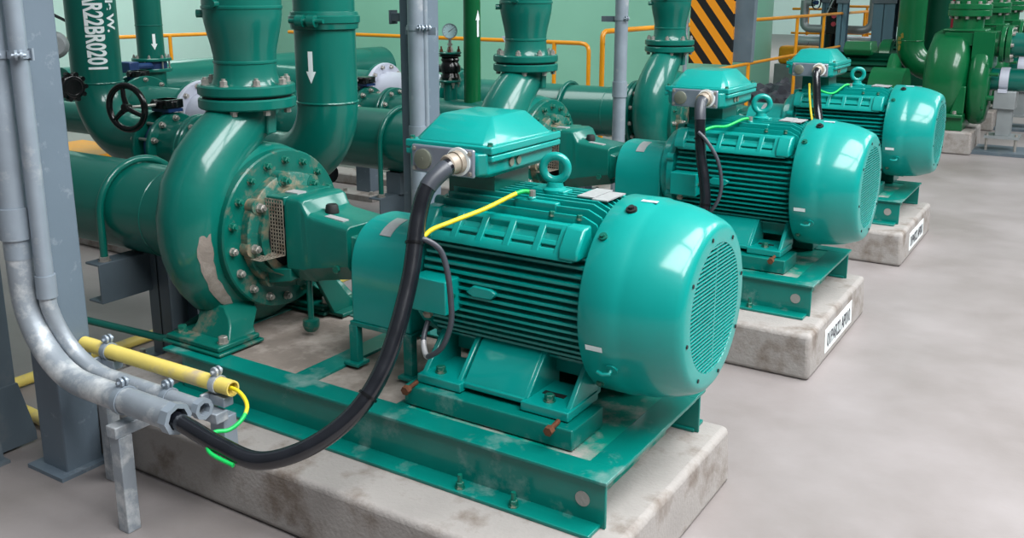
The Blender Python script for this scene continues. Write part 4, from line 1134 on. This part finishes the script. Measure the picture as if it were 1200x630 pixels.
def rail(name_label, pts, posts, r=.024, mids=(), floor_z=0.):
    t = T('handrail', name_label, 'handrail', (*pts[0][:2], 0), 'yellow tubular handrails')
    t.part('top_rail', B().tube(pts, r, 14), 'rail')
    for m_ in mids: t.part('mid_rail', B().tube(m_, r*.85, 12), 'rail')
    for x, y, z in posts:
        t.part('rail_post', B().cyl((x,y,floor_z),(x,y,z),r,n=14).cyl((x,y,floor_z),(x,y,floor_z+.012),.06,n=16), 'rail')
    return t
rail('yellow handrail across the tank, between the nearest and middle reducers', [(-8.95,7.02,1.2),(-4.08,6.68,1.2),(-4.02,6.675,1.19),(-3.985,6.672,1.165),(-3.97,6.67,1.12),(-3.97,6.67,1.05)], [(-3.97,6.67,1.08),(-4.43,6.70,1.2),(-6.2,6.83,1.2),(-8.0,6.95,1.2)])
rail('yellow handrail at left behind the lettered pipe', [(-9.62,3.9,1.2),(-9.25,6.9,1.2)], [(-9.40,5.35,1.2),(-9.55,4.4,1.2)])
rail('long yellow handrail running right past the hazard board', [(-3.0,5.09,1.28),(-3.0,5.09,1.36),(-3.0,5.11,1.39),(-3.0,5.15,1.405),(-3.0,9.2,1.41),(-3.0,15.8,1.41),(-3.0,16.1,1.40)],
     [(-3.0,5.09,1.30),(-3.0,9.25,1.41),(-3.0,11.36,1.41),(-3.0,12.85,1.41),(-3.0,14.32,1.41),(-3.0,15.75,1.41),(-3.0,16.1,1.40)], mids=([(-3.0,5.1,.86),(-3.0,16.1,.86)],))
hz = T('hazard_board', 'black and yellow striped board hung beside a grey panel', 'hazard board', (-2.25,6.0,2.0))
b = B().box(-2.52,-2.09,5.99,6.03,1.085,3.4)
hz.part('striped_panel', b, 'hazard', label='black and yellow diagonal stripes')
hz.part('grey_panel', B().hexa([(-2.11,6.03,1.11),(-1.915,6.03,1.11),(-1.915,6.12,1.11),(-2.11,6.12,1.11),(-2.11,6.03,3.4),(-1.88,6.03,3.4),(-1.88,6.12,3.4),(-2.11,6.12,3.4)]), 'dgrey', bevel=.006, label='plain dark grey panel')
hz.part('hanger_rod', B().cyl((-2.56,6.0,.9),(-2.56,6.0,4.5),.02,n=14).cyl((-2.3,6.1,3.3),(-2.3,6.1,4.5),.02,n=14), 'steel', label='galvanised hanger rod')

# ------------------------------------------------------------------ leaf green pumps at right rear
def build_fpump():
    Y = 9.1
    t = T('split_case_pump', '', 'pump', (-.55,Y,.25), 'leaf green pumps in the right background')
    def lobe(x0, x1, cy, cz, R, zs):
        rr = []
        n = 40; m = 9
        xc, xw = (x0+x1)/2, (x1-x0)/2
        for i in range(m+1):
            f = -1 + 2*i/m
            x = xc + xw*f
            k = (1-abs(f)**3.2)**.5*.34 + .66 if abs(f) < 1 else .60
            rr.append([(x, cy+R*k*math.cos(2*PI*j/n), cz+zs*k*math.sin(2*PI*j/n)) for j in range(n)])
        return rr
    b = B().loft(lobe(-.83,-.36,Y,.80,.42,.56))
    t.part('volute_casing', b, 'fgreen', smooth=70)
    b = B().loft(lobe(-.38,-.15,Y,.76,.36,.46)); t.part('suction_casing', b, 'fgreen', smooth=70)
    b = B().box(-.66,-.26,Y-.2,Y+.2,1.18,1.34).box(-.68,-.24,Y-.22,Y+.22,1.335,1.365); t.part('casing_shoulder', b, 'fgreen', bevel=.02)
    b = B().cyl((-.45,Y,1.36),(-.45,Y,1.52),.16,n=32); flanged(b, (-.45,Y,0), (0,0,1), 1.5, .225, .07, 40); nf = t.part('discharge_nozzle', b, 'fgreen')
    t.circle((-.45,Y,1.5),(0,0,-1),.19,10,.02,.03,'bolt',parent=nf); 
    b = B().box(-.36,-.14,Y-.24,Y+.24,.95,1.34).lathe([(-.2,.14),(.05,.14)], (-.1,Y,1.2), (1,0,0), 28); flanged(b, (-.1,Y,1.2), (1,0,0), .0, .2, .05, 36); t.part('suction_box', b, 'fgreen', bevel=.015)
    b = B().box(-.74,-.68,Y-.36,Y-.30,.25,.62).box(-.80,-.36,Y-.42,Y-.2,.40,.44).prism([(-.5,.44),(-.36,.44),(-.36,.75),(-.42,.75)], 'y', Y-.38, Y-.34).box(-.8,-.36,Y-.36,Y+.36,.25,.42); t.part('pump_foot', b, 'fgreen', bevel=.01)
    t.bolt((-.45,Y-.37,.44),(0,0,1),.022,.035,'bolt',name='foot_bolt')
    b = B().cyl((-.19,Y-.2,.62),(-.09,Y-.2,.62),.03,n=10).cyl((-.19,Y-.2,.88),(-.07,Y-.2,.88),.02,n=10).box(-.2,-.175,Y-.3,Y+.3,.5,1.0); t.part('bearing_cover', b, 'fgreen', bevel=.006)
    return t
def build_friser():
    Y = 9.1
    t = T('discharge_riser', '', 'pipe', (-.55,Y,1.57), 'leaf green risers above the far pumps')
    b = B(); flanged(b, (-.45,Y,0), (0,0,1), 1.575, .225, .06, 40); f = t.part('flange', b, 'fgreen'); t.circle((-.45,Y,1.635),(0,0,1),.19,10,.02,.03,'bolt',parent=f)
    t.part('pipe_run', B().cyl((-.45,Y,1.6),(-.45,Y,4.2),.16,n=32), 'fgreen'); return t
def build_fside():
    Y = 9.1
    t = T('suction_pipe', '', 'pipe', (.3,Y,.82), 'teal pipes joining the leaf green pumps')
    b = B().lathe([(0,.125),(3.5,.125)], (-.16,Y,.815), (1,0,0), 32); t.part('pipe_run', b, 'pipe')
    b = B().lathe([(.0,.13),(3.3,.13)], (-.03,Y,1.2), (1,0,0), 32); t.part('branch_run', b, 'pipe')
    b = B(); flanged(b, (-.04,Y,1.2), (1,0,0), .0, .2, .05, 36); f = t.part('flange', b, 'fgreen'); t.circle((.01,Y,1.2),(1,0,0),.17,8,.02,.03,'bolt',parent=f)
    return t
def build_fstand():
    Y = 9.1
    t = T('pipe_support', '', 'pipe support', (0,Y,0), 'pale grey pipe stands in the right background')
    t.part('strap', B().ring((-.02,Y,.815),(1,0,0),-.045,.045,.126,.136,32).box(-.065,.025,Y-.17,Y-.13,.68,.72), 'white', label='pale strap')
    t.part('saddle', B().box(-.1,.12,Y-.16,Y+.16,.5,.70), 'pipegrey', bevel=.008)
    t.part('post', B().box(-.05,.1,Y-.1,Y-.085,.2,.5).box(-.05,.1,Y+.085,Y+.1,.2,.5).box(.02,.035,Y-.09,Y+.09,.2,.5), 'pipegrey', bevel=.003)
    t.part('base_plate', B().box(-.15,.2,Y-.16,Y+.16,.17,.2), 'pipegrey')
    for x in (-.12,.17):
        t.part('stud', B().cyl((x,Y-.13,.03),(x,Y-.13,.23),.015,n=8), 'bolt')
    t.part('ground_pad', B().box(-.3,.42,Y-.3,Y+.3,0,.035), 'dgrey'); return t
def build_fplinth():
    t = T('concrete_plinth', '', 'plinth', (-.6,9.1,0), 'concrete plinths under the leaf green pumps')
    t.part('plinth_block', B().hexa([(-1.0,8.66,0),(-.24,8.66,0),(-.24,9.56,0),(-1.0,9.56,0),(-1.0,8.67,.25),(-.25,8.67,.25),(-.25,9.55,.25),(-1.0,9.55,.25)]), 'conc', bevel=.02); return t
fp, fr, fs, fst, fpl = build_fpump(), build_friser(), build_fside(), build_fstand(), build_fplinth()
names = ['nearest', 'second', 'third']
for k in range(3):
    off = (0, 2.2*k, 0)
    L = ('leaf green split case pump, %s of the right rear row' % names[k], 'leaf green riser on the %s right rear pump' % names[k], 'teal pipe leaving the %s right rear pump' % names[k],
         'pale grey pipe stand beside the %s right rear pump' % names[k], 'concrete plinth under the %s right rear pump' % names[k])
    for it, lb in zip((fp, fr, fs, fst, fpl), L):
        if k == 0: it.o['label'] = lb
        else: dup(it, off, lb)
# green motor, guard, elbow pipes left of the leaf green pumps
fm = T('electric_motor', 'leaf green motor with flat terminal box behind the far teal motor', 'motor', (-1.7,10.0,.3))
b = B().cyl((-2.1,10,.72),(-1.35,10,.72),.25,n=36)
for i in range(14):
    a = math.radians(200-220*i/13); b.hexa([(x, 10+r*math.cos(a)+dx, .72+r*math.sin(a)) for r in (.24,.29) for x, dx in ((-2.05,-.005),(-1.4,-.005),(-1.4,.005),(-2.05,.005))])
fm.part('finned_frame', b, 'fdark')
fm.part('fan_cowl', B().lathe([(0,.28),(.15,.27),(.2,.2)], (-2.1,10,.72), (-1,0,0), 32), 'fgreen'); fm.part('end_shield', B().lathe([(0,.29),(.05,.29),(.1,.2)], (-1.4,10,.72), (1,0,0), 32), 'fgreen')
fm.part('terminal_box', B().loft([[(-1.93,9.8,.98),(-1.62,9.8,.98),(-1.62,10.1,.98),(-1.93,10.1,.98)],[(-1.95,9.75,1.05),(-1.6,9.75,1.05),(-1.6,10.15,1.05),(-1.95,10.15,1.05)],[(-1.93,9.78,1.15),(-1.62,9.78,1.15),(-1.62,10.12,1.15),(-1.93,10.12,1.15)]]), 'fgreen', bevel=.01)
fm.part('motor_foot', B().box(-2.0,-1.45,9.75,10.25,.25,.5), 'fdark')
fg = T('coupling_guard', 'curved leaf green coupling guard behind the far teal motor', 'coupling guard', (-1.3,9.6,.3))
gpoly = [(9.25,.25)] + [(9.6+.35*math.cos(PI-PI*i/14), .53+.33*math.sin(PI-PI*i/14)) for i in range(15)] + [(9.95,.25)]
fg.part('guard_cover', B().prism(gpoly, 'x', -1.52, -1.13), 'fgreen', smooth=40)
fg.part('drive_shaft', B().cyl((-1.13,9.6,.6),(-.9,9.6,.6),.05,n=16), 'steel', label='bare steel shaft')
fe = T('elbow_pipe', 'leaf green vertical pipe with rust stains and bottom elbow', 'pipe', (-1.2,10.3,.8))
el = arc((-1.25+.33,10.3,.82+.33),(1,0,0),(0,0,1),.33,PI,1.5*PI,14)
fe.part('pipe_run', B().tube([V((-1.25,10.3,4.2)),V((-1.25,10.3,1.3))]+el+[V((-.78,10.3,.82))], .165, 32), 'fgreen', smooth=50)
fe.part('weld_bead', B().torus((-1.25,10.3,1.16),(0,0,1),.165,.006,32,8), 'fgreen')
bm = bmesh.new()
for (a0,z0,r_) in ((-2.3,1.16,.05),(-2.05,1.22,.03),(-2.25,1.07,.035)):
    vs = []
    for i in range(14):
        q = r_*(.7+.5*random.random()); aa = 2*PI*i/14
        vs.append(bm.verts.new(vpipe_point(-1.25,10.3,.1665,a0,q*math.cos(aa)*.8,z0+q*math.sin(aa)*1.2)))
    c = bm.verts.new(vpipe_point(-1.25,10.3,.1668,a0,0,z0))
    for i in range(14): bm.faces.new([c, vs[i], vs[(i+1)%14]])
b = B(); b.bm.free(); b.bm = bm
fe.part('rust_stain', b, 'ochre', label='ochre rust stain')
single('vertical_pipe', B().tube([(-1.03,10.75,4.2),(-1.03,10.75,1.2),(-1.06,10.75,.9)], .17, 28), 'fdark', 'very dark green vertical pipe left of the leaf green pumps', 'pipe', (-1.03,10.75,1))
rc = T('control_cabinet', 'dark red cabinet between two green vertical pipes', 'cabinet', (-1.35,13.5,.0))
rc.part('cabinet_body', B().box(-1.75,-1.05,13.4,13.8,.9,3.2), 'red', bevel=.01); rc.part('cabinet_plinth', B().box(-1.75,-1.05,13.4,13.8,0,.9), 'fdark')
for i in range(3): rc.part('vent_slot', B().box(-1.3,-1.15,13.395,13.4,1.62+.03*i,1.63+.03*i), 'pink', label='pale vent slot')
# second row dark machinery
m2_ = dup(fm, (.15, 3.0, .05), 'dark green motor further back beside the dark red cabinet')

# far columns, pipes and machine
def far_col(x0,x1,y,label):
    t = T('steel_column', label, 'column', ((x0+x1)/2,y,0), 'blue grey columns in the far bay')
    w_ = x1-x0
    t.part('column_shaft', B().box(x0,x1,y,y+.02,0,6).box(x0,x1,y+w_-.02,y+w_,0,6).box((x0+x1)/2-.01,(x0+x1)/2+.01,y,y+w_,0,6), 'bluegrey', bevel=.004)
    t.part('bracket', B().box(x0-.02,x1+.02,y-.03,y+.05,1.58,1.64), 'dgrey', label='dark clip'); return t
far_col(-3.08,-2.92,14.0,'slim blue grey column above the farthest terminal box')
far_col(-2.50,-2.16,14.0,'wide blue grey column beside the leaf green elbow pipe')
far_col(-3.50,-3.38,14.6,'slender blue grey post left of the dark machine')
cb2 = T('control_cabinet', 'grey brown cabinet behind the leaf green elbow pipe', 'cabinet', (-1.9,14.2,0))
cb2.part('cabinet_body', B().box(-2.12,-1.78,14.1,14.4,1.2,3.0), 'gland', bevel=.01); cb2.part('lamp', B().cyl((-2.0,14.0,1.08),(-2.0,14.0,1.2),.06,n=14), 'silver', label='silver fitting'); cb2.part('cabinet_stand', B().box(-2.05,-1.85,14.15,14.35,0,1.2), 'dgrey')
g1 = T('lagged_pipe', 'grey lagged pipe with handwheel behind the far handrail', 'pipe', (-3.75,14.5,0))
g1.part('pipe_run', B().tube([(-3.77,14.5,1.62),(-3.77,14.5,1.25)]+[(-3.77+.12*(1-math.cos(a)),14.5,1.25-.12*math.sin(a)) for a in (.4,.8,1.2,1.57)]+[(-3.2,14.5,1.13),(-2.75,14.5,1.12)]+[(-2.75+.15*math.sin(a),14.5,1.12+.15*(1-math.cos(a))) for a in (.4,.8,1.2,1.57)]+[(-2.6,14.5,3.5)], .07, 20), 'pipegrey')
g1.part('pipe_arm', B().cyl((-3.77,14.5,1.58),(-3.6,14.5,1.58),.065,n=16), 'pipegrey')
g1.part('handwheel', B().torus((-3.56,14.45,1.58),(1,-.5,0),.11,.012,24,8), 'blackp'); g1.part('wheel_hub', B().cyl((-3.6,14.47,1.58),(-3.54,14.44,1.58),.04,n=14), 'blue')
g1.part('pipe_leg', B().cyl((-3.4,14.5,0),(-3.4,14.5,1.13),.03,n=12), 'pipegrey')
g2 = T('lagged_pipe', 'silver lagged pipe low behind the far handrail', 'pipe', (-3.3,14.9,0))
g2.part('pipe_run', B().cyl((-3.95,14.9,.9),(-2.6,14.9,.9),.095,n=24), 'silver'); g2.part('pipe_leg', B().box(-3.3,-3.2,14.85,14.95,0,.85), 'dgrey')
mc = T('valve_actuator', 'dark machine with pink discs between far columns', 'valve', (-3.25,14.4,0))
mc.part('actuator_body', B().box(-3.33,-3.16,14.3,14.5,1.05,1.5).cyl((-3.25,14.4,1.5),(-3.18,14.4,1.75),.08,n=16).cyl((-3.25,14.4,.8),(-3.25,14.4,1.05),.11,n=18), 'blackp', bevel=.01)
for z in (1.22,1.36): mc.part('indicator_disc', B().cyl((-3.2,14.28,z),(-3.2,14.31,z),.04,n=18), 'pink', label='pink disc')
mc.part('strut', B().cyl((-3.36,14.28,1.3),(-3.2,14.28,1.7),.012,n=8), 'silver'); mc.part('stand', B().box(-3.3,-3.2,14.35,14.45,0,.8), 'dgrey')
rail('far yellow guard rail behind the grey lagged pipe', [(-4.3,15.6,1.45),(-3.75,15.6,1.45),(-3.72,15.6,1.42),(-3.72,15.6,1.2)], [(-4.0,15.6,1.45),(-3.72,15.6,1.42)], mids=([(-4.3,15.6,1.0),(-3.72,15.6,1.0)],))
rail('far yellow guard rail right of the slim blue grey column', [(-3.6,15.9,1.5),(-2.80,15.9,1.5)], [(-2.80,15.9,1.5),(-3.0,15.9,1.5)], mids=([(-3.6,15.9,1.0),(-2.8,15.9,1.0)],))
yb = T('chemical_pump', 'yellow skid machine low behind the far handrail', 'pump', (-3.9,15.2,0))
yb.part('machine_hood', B().box(-4.35,-3.4,15.0,15.4,.45,.78), 'orange', bevel=.06); yb.part('skid', B().box(-4.4,-3.3,14.98,15.45,0,.45), 'pipegrey', bevel=.01)

bm = bmesh.new(); bmesh.ops.create_icosphere(bm, subdivisions=4, radius=1)
for v in bm.verts:
    p = v.co; k = 1 + .16*math.sin(7*p.x+3*p.y) + .12*math.sin(11*p.y+5*p.z+1) + .08*math.sin(19*p.x-13*p.y)
    v.co = V((-3.45+.32*p.x*k, 12.1+.9*p.y*k, max(.0, .30*p.z*k+.06)))
b = B(); b.bm.free(); b.bm = bm
single('tarp_heap', b, 'greycab', 'crumpled dark sheeting heaped on the floor beside the tank foot', 'tarp', (-3.45,12.1,0), smooth=25)

# ------------------------------------------------------------------ left extras: junction lamp and cable behind the column
lamp = T('conduit_box', 'small round grey junction box peeping from behind the left column', 'junction box', (-4.6,1.0,1.3))
lamp.part('box_body', B().lathe([(-.03,.05),(0,.075),(.04,.07),(.06,.05)], (-3.95,.36,1.47), (1,-.6,0), 24), 'pipegrey'); lamp.part('stem', B().cyl((-3.98,.38,1.45),(-3.98,.38,4.3),.012,n=10), 'steel')
single('hanging_cable', B().tube(spline([(-6.1,1.5,1.64),(-5.83,1.5,1.605),(-5.72,1.5,1.576),(-5.577,1.5,1.535),(-5.43,1.5,1.482),(-5.3,1.5,1.42)],8), .012, 8), 'black', 'thin black cable crossing behind the left column top', 'cable', (-5.7,1.5,1.58))
single('hanging_rod', B().cyl((-5.8,6.0,0),(-5.8,6.0,4.5),.018,n=10), 'dark', 'thin dark vertical rod against the tank left of the central column', 'rod', (-5.8,6.0,0))
bb = T('white_bracket', 'white triangular bracket behind the slim dark green pipe', 'bracket', (-4.3,5.8,.9))
bb.part('bracket_plate', B().prism([(-4.55,1.3),(-4.25,1.3),(-4.25,.85)], 'y', 5.78, 5.80), 'white'); bb.part('bracket_post', B().box(-4.28,-4.22,5.77,5.83,0,1.3), 'white')

# ================================================================== light, world, camera
w = bpy.data.worlds.new('plant_daylight'); S.world = w; w.use_nodes = True
N = w.node_tree.nodes; Lk = w.node_tree.links; bg = N['Background']
tc = N.new('ShaderNodeTexCoord'); sp0 = N.new('ShaderNodeSeparateXYZ'); Lk.new(tc.outputs['Generated'], sp0.inputs[0])
rp = N.new('ShaderNodeValToRGB'); rp.color_ramp.elements[0].position = .0; rp.color_ramp.elements[1].position = .9
rp.color_ramp.elements[0].color = (.34,.38,.40,1); rp.color_ramp.elements[1].color = (.85,.92,1.0,1)
Lk.new(sp0.outputs['Z'], rp.inputs['Fac']); Lk.new(rp.outputs['Color'], bg.inputs['Color'])
bg.inputs['Strength'].default_value = .19

def area(name, loc, tgt, sx, sy, power, col=(1,1,1)):
    l = bpy.data.lights.new(name, 'AREA'); l.shape = 'RECTANGLE'; l.size = sx; l.size_y = sy; l.energy = power; l.color = col
    o = bpy.data.objects.new(name, l); COL.objects.link(o); o.location = loc
    o.rotation_euler = (V(tgt)-V(loc)).to_track_quat('-Z', 'Y').to_euler(); return o
for x in (2.2, 5.0):
    for y in (-2.2, 2.2):
        area('skylight_and_fill', (x, y, 6.6), (x, y, 0), 2.5, 4.0, 345, (.97,.99,1.0))
for y in (9.5, 15.5):
    area('skylight_and_fill', (5.5, y, 7.5), (2.0, y, 0), 4, 4.5, 480, (.97,.99,1.0))  # added fill lamps for the rear pumps, unseen
area('skylight_and_fill', (-6.5, 3.5, 7.5), (-12, 8, 1), 4, 6, 420, (.95,1,.98))  # added fill lamp to brighten the left rear wall
area('skylight_and_fill', (-3.5, 21, 8), (-3.5, 28, 1), 8, 5, 1200, (.95,1,.98))  # added fill lamp to brighten the far background wall
area('skylight_and_fill', (-14, 12, 8), (-16, 14, 1), 4, 8, 700, (.95,1,.98))  # another added fill, aimed at the left wall

cam = bpy.data.cameras.new('camera'); co = bpy.data.objects.new('camera', cam); COL.objects.link(co); S.camera = co
tilt, roll, yaw = math.radians(13.33), math.radians(.0873), math.radians(32.3436)
ct, st, cy, sy = math.cos(tilt), math.sin(tilt), math.cos(yaw), math.sin(yaw)
fw = V((-sy*ct, cy*ct, -st)); rt = V((cy, sy, 0)); up = rt.cross(fw)
r2 = rt*math.cos(roll) + up*math.sin(roll); u2 = up*math.cos(roll) - rt*math.sin(roll)
m = Matrix((r2, u2, -fw)).transposed().to_4x4(); m.translation = V((.948,-2.687,1.757))
co.matrix_world = m
cam.sensor_width = 36; cam.lens = 1095.457/1200*36; cam.shift_y = -65/1200; cam.clip_end = 200

S.view_settings.view_transform = 'Standard'; S.view_settings.look = 'None'; S.view_settings.gamma = 1; S.view_settings.use_curve_mapping = False
S.view_settings.exposure = 0.42
